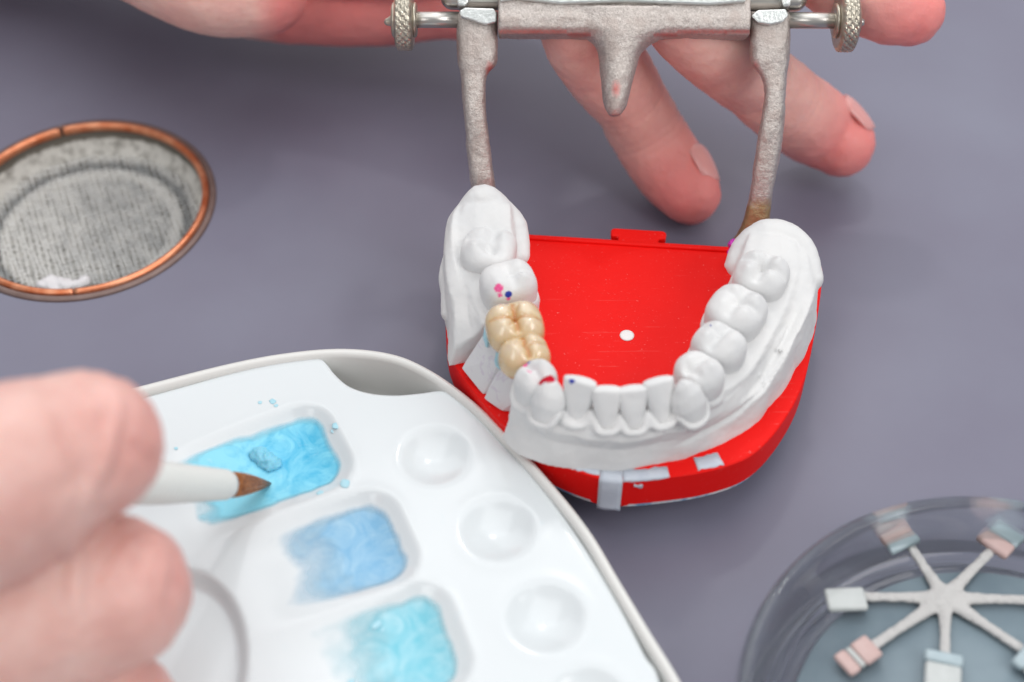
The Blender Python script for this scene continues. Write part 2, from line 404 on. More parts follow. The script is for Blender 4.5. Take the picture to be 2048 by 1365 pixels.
# ------------------------------------------------------------------ suction vent
def vent():
    t = thing('suction_vent', (VC[0], VC[1], 0), 'round copper rimmed vent with dusty wire mesh sunk into the grey bench', 'vent')
    O = (VC[0], VC[1], 0)
    V, Fs = lathe([(28.6, -.5), (28.65, .5), (29.0, .7), (29.8, .5), (30.2, .02), (29.5, -.6)], 96, O, closed=True, capped=False)
    build('outer_collar', V, Fs, SP['bronze'], t)
    gaps = [math.radians(112), math.radians(277)]
    prof = [(26.9, .1), (27.05, 1.0), (27.7, 1.35), (28.4, 1.05), (28.6, .2), (28.3, -.9), (27.2, -.9)]
    for a0, a1 in ((gaps[0] + .012, gaps[1] - .005), (gaps[1] + .005, gaps[0] + 2 * math.pi - .012)):
        V, Fs = lathe(prof, 90, O, closed=True, capped=False, arc=(a0, a1)); build('copper_rim', V, Fs, SP['copper'], t)
    prof = [(28.2, -.6), (27.6, -2), (27.2, -3.6), (26.6, -5.2), (25.5, -7.2), (22, -8.9), (20.3, -8.3), (19.4, -8.3), (18.5, -9.2), (0.3, -10.2)]
    V, Fs = lathe(prof, 96, O, capped=False)
    dust = []
    for p in V:
        r = math.hypot(p[0] - O[0], p[1] - O[1])
        dust.append(.05 if r > 27.3 else .62 if r > 25 else .2 if r > 21 else .66 if r > 18.8 else .5)
    build('basin', V, Fs, SP['basin'], t, attrs=dict(dust=dust))
    # woven wire screen: bent wires laid both ways
    parts, dv = [], []
    def zs(r):
        return np.interp(r, [0, 18, 19.5, 20.3, 22, 25.2], [-8.9, -8.5, -7.7, -7.7, -8.3, -6.6])
    step = 1.15
    for axis in (0, 1):
        for i in range(-21, 22):
            o = i * step; L = math.sqrt(max(25.0 ** 2 - o * o, 0))
            if L < 3: continue
            n = max(int(2 * L / 1.15), 6); base = len(parts)
            s = np.linspace(-L, L, n)
            rows = []
            for j, q in enumerate(s):
                x, y = (q, o) if axis == 0 else (o, q)
                wob = .18 * math.sin(q * .33 + i * 1.7)
                ca, sa = math.cos(.42), math.sin(.42)
                X, Y = x * ca - y * sa, x * sa + y * ca
                r = math.hypot(X, Y)
                rows.append((O[0] + X + wob, O[1] + Y + wob, zs(r) + (.16 if (j + i + axis) % 2 else -.16)))
            V, Fs = tube(rows, [.2] * n, 4, cap0=False, cap1=False, n=1)
            parts.append((V, Fs))
    V, Fs = join(parts)
    for p in V:
        r = math.hypot(p[0] - O[0], p[1] - O[1])
        dv.append(.75 if r > 23.3 else .3 if r > 21.3 else .85 if r > 18.2 else .52 + .25 * math.exp(-((p[0] - O[0] + 14) / 9) ** 2))
    o = build('wire_screen', V, Fs, SP['wire'], t, attrs=dict(dust=dv)); o['kind'] = 'stuff'
    # heap of white powder against the near wall
    pts = []
    parts = []
    for k in range(26):
        a = math.radians(random.uniform(246, 277)); r = random.uniform(16.5, 21.5); q = random.uniform(.7, 1.5)
        c = (O[0] + r * math.cos(a), O[1] + r * math.sin(a), -7.6 + random.uniform(0, .8))
        parts.append(lathe([(q * math.cos(b), q * math.sin(b) * .8) for b in (-1.5, -1, -.5, 0, .5, 1, 1.5)], 12, c))
    remesh('powder_heap', parts, SP['powder'], .35, 3, t, disp=lambda p, n: .25 * fbm(p, .8))
vent()

# ------------------------------------------------------------------ dental model on its red base
MODEL = thing('dental_model', (22, -15, 0), 'white plaster cast of a lower jaw mounted on a red plastic base', 'dental model')
def smooth_poly(pts, n=6, closed=True):
    P = [np.array(p, float) for p in pts]
    if closed:
        Q_ = crom([P[-1]] + P + [P[0], P[1]], n)
        return Q_[n:-n - 1] if False else Q_[n:n + n * len(P)]
    return crom(P, n)
def resample(poly, step):
    P = np.vstack([np.array([tuple(p) for p in poly]), [tuple(poly[0])]]); L = np.r_[0, np.cumsum(np.linalg.norm(np.diff(P, axis=0), axis=1))]
    t = np.linspace(0, L[-1], int(L[-1] / step) + 1)[:-1]; return np.c_[np.interp(t, L, P[:, 0]), np.interp(t, L, P[:, 1])]
def offset(poly, d):
    P = np.array(poly); T = np.roll(P, -1, 0) - np.roll(P, 1, 0)
    T /= np.linalg.norm(T, axis=1)[:, None] + 1e-9
    N = np.c_[T[:, 1], -T[:, 0]]
    area_ = 0.5 * np.sum(P[:, 0] * np.roll(P[:, 1], -1) - np.roll(P[:, 0], -1) * P[:, 1])
    return P + N * d * (1 if area_ > 0 else -1)
ZP = 17.0
def red_base():
    # outline of the plate, from the rear left corner round the front to the rear right corner
    front = crom([(-12.6, 12.0), (-13.3, 2.0), (-13.2, -10), (-11.6, -19.5), (-6.6, -28.5), (0.2, -37.6), (8, -44.0), (17.8, -48.0), (29.4, -47.2), (38, -45.2), (44.5, -41.8), (50.6, -34.5), (55.8, -24.6), (60.4, -9.2), (63.2, 3.0), (63.2, 6.2)], 5)
    pl = list(map(tuple, front)) + [(62.0, 8.4), (60, 8.9), (45.4, 10.2), (32.5, 11.35), (3.5, 13.9), (-9, 15.0), (-11.8, 14.2)]
    P = np.array(pl)
    lip = offset(P, -.32); und = offset(P, -1.2)
    n = len(P); V = []; Fs = []
    rows = [(offset(P, -2.0), 9.0), (und, 9.0), (offset(P, -.3), 9.3), (P, 9.7), (offset(P, -.1), ZP - .22), (lip, ZP)]
    for q, z in rows: V += [(x, y, z) for x, y in q]
    for i in range(len(rows) - 1):
        for k in range(n):
            a, b = i * n + k, i * n + (k + 1) % n; Fs.append((a, b, b + n, a + n))
    Fs.append(tuple(range((len(rows) - 1) * n, len(rows) * n))); Fs.append(tuple(range(n))[::-1])
    base = build('base_plate', V, Fs, SP['red'], MODEL, smooth=False)
    base.data.polygons.foreach_set('use_smooth', [True] * len(base.data.polygons)); base.data.set_sharp_from_angle(angle=0.5)
    # thin raised rim along the rear edge
    V, Fs = box((24.5, 11.75, ZP + .25), (42, -3.7, 0), (3.7, 42, 0), (0, 0, 1), 44, 1.2, .7); build('rear_rim', V, Fs, SP['red'], base, bevel=.25)
    # latch with its two hooks
    ex = unit((42, -3.7, 0)); ey = np.array((-ex[1], ex[0], 0))
    c0 = np.array([26.2, 12.6, ZP + .55])
    o2 = [(-4.2, -1.2), (-4.2, .7), (-5.7, .75), (-5.8, 2.6), (-5.2, 3.1), (5.2, 3.1), (5.8, 2.6), (5.7, .75), (4.2, .7), (4.2, -1.2)]
    V, Fs = slab([c0 + ex * a + ey * b for a, b in o2], (0, 0, -1.6)); build('latch', V, Fs, SP['red'], base, bevel=.35, smooth=False)
    # white plug in the middle of the plate
    V, Fs = lathe([(0.01, .0), (1.38, .0), (1.42, .12), (1.1, .22), (.01, .25)], 32, (22.5, -13.4, ZP), capped=False); build('centre_plug', V, Fs, SP['white'], base)
    # pointed lugs under the front of the wall
    for c, w, h in (((18.0, -46.9), 3.6, 2.4), (W2(1494, 925, 9), 3.4, 2.4)):
        p = np.array(c); t = unit((p[0] - 22, p[1] + 13)); s = np.array([-t[1], t[0]])
        fr = [np.r_[p - s * w + t * .8, 9.3], np.r_[p + s * w + t * .8, 9.3], np.r_[p + s * .6 + t * .3, 9.3 - h], np.r_[p - s * .6 + t * .3, 9.3 - h]]
        V, Fs = slab(fr, np.r_[-t * 2.2, 0]); build('lug', V, Fs, SP['red'], base, bevel=.2, smooth=False)
    # plaster mount below the base: pale rim then the block down to the bench
    q = offset(P, -.55); V, Fs = prism([tuple(a) for a in q], 8.2, 8.98); build('mount_rim', V, Fs, SP['mount'], MODEL, smooth=False)
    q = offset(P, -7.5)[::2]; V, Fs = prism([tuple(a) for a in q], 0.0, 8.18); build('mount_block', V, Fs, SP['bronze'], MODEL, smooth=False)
    # label tape across the front of the wall, folded over the top edge
    def edge(x):
        i = np.argmin(np.abs(front[:, 0] - x) + (front[:, 1] > -20) * 99); return i
    def strip(name, x0, x1, prof, jag=.25):
        xs = np.linspace(x0, x1, max(6, int((x1 - x0) / .6)))
        V, Fs = [], []; m = len(prof)
        fx, fy = front[:, 0], front[:, 1]; msk = (fy < -25); o_ = np.argsort(fx[msk])
        for i, x in enumerate(xs):
            y = np.interp(x, fx[msk][o_], fy[msk][o_]); y2 = np.interp(x + .3, fx[msk][o_], fy[msk][o_])
            nrm = unit((y2 - y, -.3)); 
            for j, (d, z) in enumerate(prof):
                k = jag * mn.noise(Vector((x * .9, j * 7.3, x0))) if j in (0, m - 1) else 0
                dd, zz = (d + k, z) if z > ZP - .1 else (d, z + k)
                V.append((x + nrm[0] * dd, y + nrm[1] * dd, zz))
        for i in range(len(xs) - 1):
            for j in range(m - 1): Fs.append((i * m + j, i * m + j + 1, (i + 1) * m + j + 1, (i + 1) * m + j))
        o = build(name, V, Fs, SP['tape'], base)
        so = o.modifiers.new('t', 'SOLIDIFY'); so.thickness = .12 * S; so.offset = 1
        return o
    strip('tape', 15.7, 19.9, [(-2.2, ZP + .08), (-.7, ZP + .08), (-.1, ZP - .1), (.08, ZP - .8), (.08, 13), (.08, 10.3), (.25, 8.9), (.35, 8.2)], .5)
    strip('tape', 20.0, 28.4, [(-2.4, ZP + .08), (-.9, ZP + .08), (-.35, ZP + .03), (-.1, ZP - .35)], .55)
    strip('tape', 11.2, 15.6, [(-1.8, ZP + .08), (-.8, ZP + .08), (-.4, ZP + .05)], .5)
    strip('tape', 33.8, 38.6, [(-3.3, ZP + .08), (-1.2, ZP + .08), (-.5, ZP + .04)], .7)
    strip('smear', 22.0, 23.6, [(.06, ZP - 1.0), (.07, ZP - 1.5), (.06, ZP - 2.2)], 1.2)
    return base
BASE = red_base()

# teeth ------------------------------------------------------------
def back_tooth(cx, cy, ztop, ang, a, b, hd, hc, cusps, grooves, n=3.2, lobe=.035, tilt=(0, 0), se=2.6, cerv=.8, pk=1.1):
    """occlusal dome with cusps and fissures over a waist; local u along the arch, v to the cheek. Returns verts, faces, fissure, tip"""
    nt, nd, ns = 56, 22, 10
    V, fis, tip = [], [], []
    ca, sa = math.cos(ang), math.sin(ang)
    z0 = ztop - hd
    def rr(th):
        c, s = abs(math.cos(th)), abs(math.sin(th)); R_ = 1 / ((c / a) ** se + (s / b) ** se) ** (1 / se)
        k = 0
        for (u, v, am, sg) in cusps:
            d = (th - math.atan2(v * 1.0, u * 1.0) + math.pi) % (2 * math.pi) - math.pi; k += math.exp(-(d / .38) ** 2)
        return R_ * (1 + lobe * (min(k, 1.3) - .55))
    def put(u, v, z, f, h):
        w = 0
        q = (z - z0)
        u2, v2 = u + tilt[0] * q, v + tilt[1] * q
        V.append((cx + u2 * ca - v2 * sa, cy + u2 * sa + v2 * ca, z)); fis.append(f); tip.append(h)
    for i in range(ns):                       # waist, from the neck up
        t = i / ns; k = cerv + (1 - cerv) * math.sin(t * math.pi / 2)
        for j in range(nt):
            th = 2 * math.pi * j / nt; r = rr(th) * k
            put(r * math.cos(th), r * math.sin(th), z0 - hc * (1 - t), 0, t * .4)
    for i in range(nd + 1):
        ph = math.pi / 2 * (1 - i / nd)
        rho = math.sin(ph) ** (2 / n) if i < nd else 0; zz = math.cos(ph) ** (2 / n) if i > 0 else 0
        if i > nd * .55: 
            t = (i - nd * .55) / (nd * .45); 
        for j in range(nt):
            th = 2 * math.pi * j / nt; r = rr(th) * rho; u, v = r * math.cos(th), r * math.sin(th)
            h = 0; g = 0
            for (cu, cv, am, sg) in cusps: h += (1.35 if pk < 1.5 else 1.0) * am * math.exp(-(math.hypot(u - cu, v - cv) / sg) ** pk)
            for (u0, v0, u1, v1, dp, wd) in grooves:
                L = (u1 - u0) ** 2 + (v1 - v0) ** 2; q = max(0, min(1, ((u - u0) * (u1 - u0) + (v - v0) * (v1 - v0)) / L))
                d2 = (u - u0 - q * (u1 - u0)) ** 2 + (v - v0 - q * (v1 - v0)) ** 2
                e = math.exp(-d2 / wd ** 2); h -= (1.55 if pk < 1.5 else 1.0) * dp * e; g = max(g, math.exp(-d2 / (wd * .55) ** 2) * min(1, dp / .7))
            z = z0 + hd * zz * .78 + h * zz ** 1.5
            nz = .1 * mn.noise(Vector((cx + u, cy + v, z)) * .7) + .16 * mn.noise(Vector((cx + u, cy + v, 3)) * .42)
            put(u, v, z + nz, g * zz, min(1, max(0, .4 + .6 * zz * (0.4 + h))))
    Fs = []
    m = ns + nd + 1
    for i in range(m - 1):
        for j in range(nt):
            p, q = i * nt + j, i * nt + (j + 1) % nt; Fs.append((p, q, q + nt, p + nt))
    Fs.append(tuple(range(nt))[::-1])
    return V, Fs, fis, tip
def front_tooth(G, E, u, widths, thick, se=(2.0, 3.2), seg=40, pt=0.0):
    """sections lofted from the root point G to the biting edge E; u = direction along the arch"""
    G, E = np.array(G, float), np.array(E, float); ax = E - G; L = np.linalg.norm(ax); axn = ax / L
    u = unit(np.array(u) - axn * np.dot(u, axn)); v = np.cross(axn, u)
    V, Fs = [], []; k = 22
    ts = [i / (k - 1) for i in range(k)]
    for t in ts:
        wu = np.interp(t, [0, .3, .6, .85, 1], widths); wv = np.interp(t, [0, .3, .6, .85, 1], thick); e = se[0] + (se[1] - se[0]) * t
        for j in range(seg):
            a = 2 * math.pi * j / seg; c, s = math.cos(a), math.sin(a)
            x = math.copysign(abs(c) ** (2 / e), c) * wu; y = math.copysign(abs(s) ** (2 / e), s) * wv
            z = t * L - pt * t ** 2 * (abs(x) / widths[3]) ** 1.2
            V.append(G + axn * z + u * x + v * y)
    for inset, dz in ((.85, .18), (.5, .26), (0.02, .28)):
        for j in range(seg):
            a = 2 * math.pi * j / seg; c, s = math.cos(a), math.sin(a); e = se[1]
            x = math.copysign(abs(c) ** (2 / e), c) * widths[4] * inset; y = math.copysign(abs(s) ** (2 / e), s) * thick[4] * inset
            V.append(G + axn * (L + dz - pt * (abs(x) / widths[3]) ** 1.2) + u * x + v * y)
    m = k + 3
    for i in range(m - 1):
        for j in range(seg):
            p, q = i * seg + j, i * seg + (j + 1) % seg; Fs.append((p, q, q + seg, p + seg))
    Fs.append(tuple(range(seg))[::-1]); Fs.append(tuple((m - 1) * seg + j for j in range(seg)))
    V = [p + np.array(mn.noise_vector(Vector(p) * .45)) * .09 for p in V]
    return V, Fs
def marks(V, spots):
    """how strongly each point carries each colour of marking; every spot sits on the side of the tooth that faces the lens"""
    out = {k: np.zeros(len(V)) for k in ('mark_pink', 'mark_blue', 'mark_red')}
    P = np.array(V); d = (P - CAM) @ FW; x = 1024 + FPX * ((P - CAM) @ RT) / d; y = 682.5 - FPX * ((P - CAM) @ UP) / d
    for k, px, py, r in spots:
        c = np.argmin(np.hypot(x - px, y - py) + (d - d.min()) * 2.0)
        out[k] = np.maximum(out[k], np.clip(1.5 - np.linalg.norm(P - P[c], axis=1) / r, 0, 1))
    return out

# the arch: centre line of the teeth (bottom of the crowns), left heel to right heel
MOL = [(-2.3, -2.2, 1.3, 1.9), (2.3, -2.2, 1.3, 1.9), (-2.3, 2.3, 1.2, 1.9), (2.3, 2.3, 1.2, 1.9)]
MOLG = [(-3.6, 0, 3.6, 0, .8, .8), (0, -4.2, 0, 4.4, .65, .75)]
PRE = [(0, 2.0, 1.5, 1.9), (-.9, -2.0, .9, 1.5), (1.2, -1.9, .7, 1.4)]
PREG = [(-2.4, -.3, 2.4, -.3, .7, .7)]
rad = math.radians
# white plaster back teeth: x, y, ztop, angle of the arch, half length, half width, dome, waist, cusps, grooves
BT = {
    'L1': (-4.5, -3.4, 34.0, rad(-98), 5.5, 5.4, 4.2, 6, [(-2.4, -1.6, .7, 2.2), (2.2, -2.6, 1.3, 1.7), (-1.6, 2.6, .9, 2), (2.7, 2.2, .6, 1.6)], [(-2.6, .6, 1.6, .8, .9, 1.4), (1.8, -.4, 2.8, 2.4, .6, 1.0), (-.2, -3.8, .2, -.6, .3, .7)]),
    'L2': (-0.7, -13.0, 35.4, rad(-70), 4.6, 5.4, 5.0, 7, [(-2.2, -2.2, .35, 2.2), (2.0, -2.8, .7, 2.0), (-1.8, 2.7, .8, 2.0), (2.3, 2.6, .9, 1.7)], [(-2.6, .3, 2.6, .2, .4, 1.2), (.4, .4, .6, 4.4, .5, .7)]),
    'L5': (4.2, -36.7, 35.4, rad(-50), 3.5, 3.9, 5.2, 6, [(0, 1.7, 1.3, 1.7), (0, -2.0, .6, 1.4)], [(-2, -.5, 2, -.5, .6, .8)]),
    'R5': (33.4, -35.0, 35.0, rad(44), 3.8, 4.6, 4.6, 6, [(.1, -2.2, 1.5, 2.1), (-.4, 2.6, .5, 1.5)], [(-2.4, .9, 2.2, .7, .8, .9), (-1.7, 1.5, -2.2, -1.4, .35, .6)]),
    'R6': (37.6, -28.2, 34.8, rad(53), 4.3, 5.0, 4.6, 6, [(-.4, -2.7, 1.3, 2.2), (-1.8, 2.3, .7, 1.7), (1.9, 2.1, .45, 1.7)], [(-2.8, .3, 2.9, -.1, .65, 1.0), (.5, .2, .1, 3.8, .35, .6)]),
    'R7': (41.6, -19.7, 34.8, rad(60), 5.3, 5.5, 4.6, 6, [(-2.6, -2.4, .9, 2.1), (1.9, -2.9, 1.2, 2.0), (-2.0, 2.6, .5, 2.0), (2.6, 1.8, .7, 1.8)], [(-3.2, .4, 3.4, -.5, .6, 1.1), (-.6, -4.6, -.1, -.2, .6, .7), (.8, .2, 1.6, 4.4, .3, .7)]),
    'R8': (47.2, -10.8, 34.6, rad(68), 5.2, 5.2, 3.9, 6, [(-2.6, -2.0, .8, 1.9), (1.9, -2.6, 1.2, 1.9), (-2.2, 2.5, 1.3, 2.1), (2.6, 2.0, .8, 1.7)], [(-3.2, .3, 3.4, -.4, .95, 1.0), (-.5, -4.4, .1, 0, .7, .6), (.4, 0, 1.2, 4.0, .7, .8), (1, 0, 3.2, 1.8, .4, .6)]),
}
# front teeth: root point, biting edge, width scale, thickness, sharpness
def FTd():
    d = {}
    for k, ep, ez, gp, gz, w in (('L4', (1098, 757), 35.4, (1094, 852), 25.0, 3.2), ('L3', (1161, 760), 35.1, (1152, 850), 25, 3.0), ('L2i', (1213, 778), 34.6, (1213, 862), 25, 2.62),
                                 ('R2i', (1264, 777), 34.6, (1266, 864), 25, 2.65), ('R3', (1316, 761), 35.0, (1320, 855), 25, 2.8), ('R4', (1368, 766), 35.2, (1384, 846), 25, 3.3)):
        d[k] = (W(gp[0], gp[1], gz), W(ep[0], ep[1], ez), w)
    return d
FT = FTd()
FU = {'L4': rad(-38), 'L3': rad(-20), 'L2i': rad(-2), 'R2i': rad(6), 'R3': rad(17), 'R4': rad(38)}
FT_shape = {}
for k, (G, E, w) in FT.items():
    u = (math.cos(FU[k]), math.sin(FU[k]), 0)
    if k in ('L4', 'R4'):
        FT_shape[k] = front_tooth(G, E, u, (w * .62, w * .88, w * 1.02, w * .9, w * .52), (2.3, 3.0, 2.9, 2.1, 1.0), (2.0, 2.1), pt=2.0)
    else:
        FT_shape[k] = front_tooth(G, E, u, (w * .5, w * .68, w * .88, w * 1.0, w * .99), (1.9, 2.4, 2.0, 1.35, 1.0), (2.0, 2.8), pt=.15)
BT_shape = {k: back_tooth(*v) for k, v in BT.items()}

# gum and body: cross-sections along the arch -----------------------
#  cx,   cy,  inner, crest-in, zc, crest-out, sulcus, sulcus z, ledge, ledge z, bottom-out
STA = [
    (-3.6, 11.6, 3.6, 2.4, 30.5, 3.0, 4.0, 29.0, 5.0, 26.0, 6.6),
    (-4.6,  7.0, 5.0, 4.2, 34.0, 4.2, 5.8, 32.5, 7.4, 29.5, 8.6),
    (-5.0,  1.6, 5.8, 4.8, 33.2, 5.0, 6.6, 33.0, 8.0, 30.5, 8.9),
    (-4.4, -5.0, 6.0, 5.0, 30.0, 5.4, 6.6, 30.2, 8.6, 28.6, 9.6),
    (-2.0, -12.0, 5.6, 4.6, 28.6, 5.6, 7.2, 26.5, 9.8, 25.4, 11.0),
    (-0.2, -18.5, 5.4, 4.4, 27.6, 5.4, 7.0, 24.5, 10.6, 22.0, 12.4),
    ( 1.0, -25.3, 5.0, 4.0, 26.5, 4.6, 6.0, 23.5, 8.0, 20.5, 9.6),
    ( 2.8, -32.2, 4.4, 3.6, 26.5, 4.2, 5.4, 23.0, 6.4, 20.5, 7.6),
    ( 5.6, -38.0, 4.0, 3.2, 29.2, 2.8, 4.2, 26.0, 4.2, 22.6, 5.8),
    (10.8, -41.2, 3.6, 3.0, 29.2, 1.8, 3.3, 25.6, 2.7, 22.4, 4.4),
    (16.4, -42.6, 3.4, 2.8, 29.0, 1.4, 2.9, 25.4, 2.2, 22.2, 3.4),
    (21.2, -42.6, 3.4, 2.8, 29.0, 1.4, 2.9, 25.4, 2.0, 22.2, 3.0),
    (26.2, -41.2, 3.6, 3.0, 29.2, 1.8, 3.2, 25.4, 2.3, 22.2, 3.4),
    (31.4, -38.6, 4.0, 3.2, 29.2, 2.8, 4.0, 25.4, 3.5, 22.0, 4.4),
    (35.6, -33.8, 4.6, 3.8, 29.0, 4.0, 5.4, 25.0, 6.0, 22.6, 7.4),
    (39.0, -28.6, 5.0, 4.2, 28.2, 5.2, 6.8, 23.8, 8.4, 24.0, 9.2),
    (42.8, -21.4, 5.6, 4.8, 28.8, 5.6, 7.2, 25.4, 9.2, 26.2, 10.2),
    (46.2, -14.2, 6.0, 5.0, 29.8, 5.8, 7.8, 27.2, 9.8, 28.0, 11.2),
    (48.9, -7.0, 6.0, 5.0, 31.4, 5.6, 7.8, 30.4, 9.8, 28.8, 11.6),
    (50.4, -1.6, 5.4, 4.4, 32.6, 4.2, 6.2, 31.4, 8.0, 29.0, 10.6),
    (51.4,  2.6, 4.4, 3.0, 29.6, 3.2, 4.8, 28.4, 6.4, 26.6, 8.6)]
def section_rows(i0, i1, n=6):
    A = np.array(STA); rows = crom(A, n)
    T = np.gradient(rows[:, :2], axis=0); T /= np.linalg.norm(T, axis=1)[:, None]
    N = np.c_[T[:, 1], -T[:, 0]]            # outward: to the cheek
    out = []
    for k in range(int(i0 * n), int(i1 * n) + 1):
        cx, cy, bi, ci, zc, co, vo, vz, lo, lz, bo = rows[k]; c = np.array([cx, cy]); nn = N[k]
        pr = [(-bi, 16.6), (-bi, 20), (-bi, zc - 5), (-bi * .97, zc - 2), (-ci, zc - .3), (-ci * .4, zc + .2), (co * .4, zc + .2), (co, zc - .4), ((co + vo) / 2, (zc + vz) / 2 - .5), (vo, vz), ((vo + lo) / 2, (vz + lz) / 2 + .15), (lo, lz), (lo + (bo - lo) * .25, lz - (lz - 16.6) * .16), (lo + (bo - lo) * .6, (lz + 16.6) / 2), (bo, 16.6)]
        out.append([np.r_[c + nn * d, z] for d, z in pr])
    return out
def sweep(rows):
    m = len(rows[0]); V = [p for r in rows for p in r]; Fs = []
    for i in range(len(rows) - 1):
        for j in range(m):
            j2 = (j + 1) % m; Fs.append((i * m + j, i * m + j2, (i + 1) * m + j2, (i + 1) * m + j))
    Fs.append(tuple(range(m))[::-1]); Fs.append(tuple((len(rows) - 1) * m + j for j in range(m)))
    return V, Fs
def round_end(rows, s):
    """pull the last sections of a heel in so that its end is round"""
    n = len(rows); out = []
    return rows
def collar(k):
    """swollen gum round a tooth: the tooth's own waist, swollen and cut off at the gum line"""
    if k in BT:
        x, y, zt, ang, a, b, hd, hc = BT[k][:8]
        zt2 = zt - hd - 1.2; V, Fs = [], []
        prof = [(1.02, zt2 - 9), (1.09, zt2 - 3), (1.10, zt2 - 1.3), (1.06, zt2 - .4), (.9, zt2)]
        for s, z in prof:
            for j in range(32):
                th = 2 * math.pi * j / 32; c, q = abs(math.cos(th)), abs(math.sin(th)); r = s / ((c / a) ** 2.6 + (q / b) ** 2.6) ** (1 / 2.6)
                u, v = r * math.cos(th), r * math.sin(th)
                V.append((x + u * math.cos(ang) - v * math.sin(ang), y + u * math.sin(ang) + v * math.cos(ang), z + .5 * math.cos(2 * th)))
        m = len(prof)
        for i in range(m - 1):
            for j in range(32):
                p, q = i * 32 + j, i * 32 + (j + 1) % 32; Fs.append((p, q, q + 32, p + 32))
        Fs += [tuple(range(32))[::-1], tuple((m - 1) * 32 + j for j in range(32))]
        return V, Fs
    G, E, w = FT[k]; ax = unit(E - G); p0 = G - ax * 1.6 + np.array([0, .5, 0]); p1 = G + ax * 1.0
    u = np.array((math.cos(FU[k]), math.sin(FU[k]), 0))
    return tube([p0, (p0 + p1) / 2, p1 - ax * .6, p1], [w * .72, w * .86, w * .98, w * .94], 24, up=np.cross(ax, u), flat=1.18, cap0=True, cap1=False, n=3)
def ridge(k):
    """rolled gum margin dipping in a U on the cheek side of a tooth"""
    pts = []
    if k in BT:
        x, y, zt, ang, a, b, hd, hc = BT[k][:8]
        ca, sa = math.cos(ang), math.sin(ang)
        for th in np.linspace(-.25, math.pi + .25, 9):
            u, v = math.cos(th) * (a * .92 + .3), -math.sin(th) * (b * .9 + .4)
            pts.append((x + u * ca - v * sa, y + u * sa + v * ca, zt - hd - 3.0 + 1.8 * math.cos(th) ** 2))
        return tube(pts, [.35] + [.85] * 7 + [.35], 12, n=4)
    G, E, w = FT[k]; ax = unit(E - G); u = np.array((math.cos(FU[k]), math.sin(FU[k]), 0)); u = unit(u - ax * np.dot(u, ax)); v = np.cross(ax, u)
    L = np.linalg.norm(E - G)
    for th in np.linspace(-.1, math.pi + .1, 11):
        c = math.cos(th); pts.append(G + ax * L * (.21 + .24 * abs(c) ** 4.5) + u * math.copysign(abs(c) ** .8, c) * (w * .88 + .1) - v * math.sin(th) * 2.95)
    return tube(pts, [.3] + [.72] * 9 + [.35], 12, n=4, up=ax)
def plaster_disp(p, n):
    d = .16 * fbm(p, 5, 3) + .06 * fbm(p + 31, 1.5, 3)
    # trimmed-by-hand facets on the outer wall
    if p[2] < 27 and n[2] < .75: d += .8 * (abs(mn.noise(Vector((p[0] * .13, p[1] * .13, p[2] * .05)))) - .25)
    # the knife line along the right side of the cast
    if p[0] > 27 and n[2] > -.2:
        x, y = pix(p); ly = np.interp(x, KX, KY)
        if 1345 < x < 1575: d -= .5 * math.exp(-((y - ly) / 5) ** 2) * min(1, (x - 1345) / 30, (1575 - x) / 30)
        else: d -= 0
    return d
KX = [1345, 1380, 1430, 1480, 1520, 1550, 1575]; KY = [893, 880, 856, 822, 785, 745, 700]
def pix(p):
    v = np.array(p) - CAM; d = v @ FW; return 1024 + FPX * (v @ RT) / d, 682.5 - FPX * (v @ UP) / d
ARCH = {}
segs = (('cast_segment', 0, 5.15, ['L1', 'L2']), ('cast_segment', 7.55, 20, ['L5', 'L4', 'L3', 'L2i', 'R2i', 'R3', 'R4', 'R5', 'R6', 'R7', 'R8']))
def extra_lumps(i):
    ex = []
    if i == 0:   # heel pad: tall ridge behind the last tooth, wrapping its two sides
        ex.append(tube([(-11.0, -1, 24), (-10.4, 3.0, 28.6), (-8.0, 7.2, 31.2), (-5.5, 8.6, 32.8), (-2.6, 7.4, 31.0), (0.9, 4.2, 29.2), (1.8, -1.5, 27)], [2.6, 2.6, 2.8, 3.0, 2.8, 2.3, 1.8], 20, n=4))
        ex.append(tube([(-12.0, -10, 20), (-11.6, -4, 24), (-11, 2, 26)], [2.0, 2.6, 2.4], 16, n=4))
    else:
        ex.append(tube([(43.6, -4.0, 27), (45.8, -0.6, 28.8), (49.4, 1.2, 30.2), (53.4, 0.8, 30.2), (56.6, -2.5, 29.2), (57.8, -8, 27.4)], [2.2, 2.7, 3.0, 2.9, 2.6, 2.2], 20, n=4))
        for px, py, z, r in ((1500, 905, 24, .5), (1478, 792, 24.5, .45), (1512, 742, 25, .6), (1520, 752, 25, .5), (1262, 868, 23, .45), (1290, 870, 23, .35), (1560, 700, 26.5, .45), (1585, 520, 30, .5), (1242, 872, 23, .4), (1530, 770, 24, .7), (1468, 800, 24, .4)):
            c = W(px, py, z); ex.append(lathe([(r * math.cos(b), r * math.sin(b)) for b in (-1.5, -.8, 0, .8, 1.5)], 10, c))
    return ex
for i, (nm, a, b, tl) in enumerate(segs):
    rows = section_rows(a, b)
    parts = [sweep(rows)] + [collar(k) for k in tl if k in BT] + [ridge(k) for k in tl if k not in ('L1',)] + extra_lumps(i)
    s = remesh(nm, parts, SP['plaster'], .34, 4, MODEL, disp=plaster_disp)
    for k in tl: ARCH[k] = s
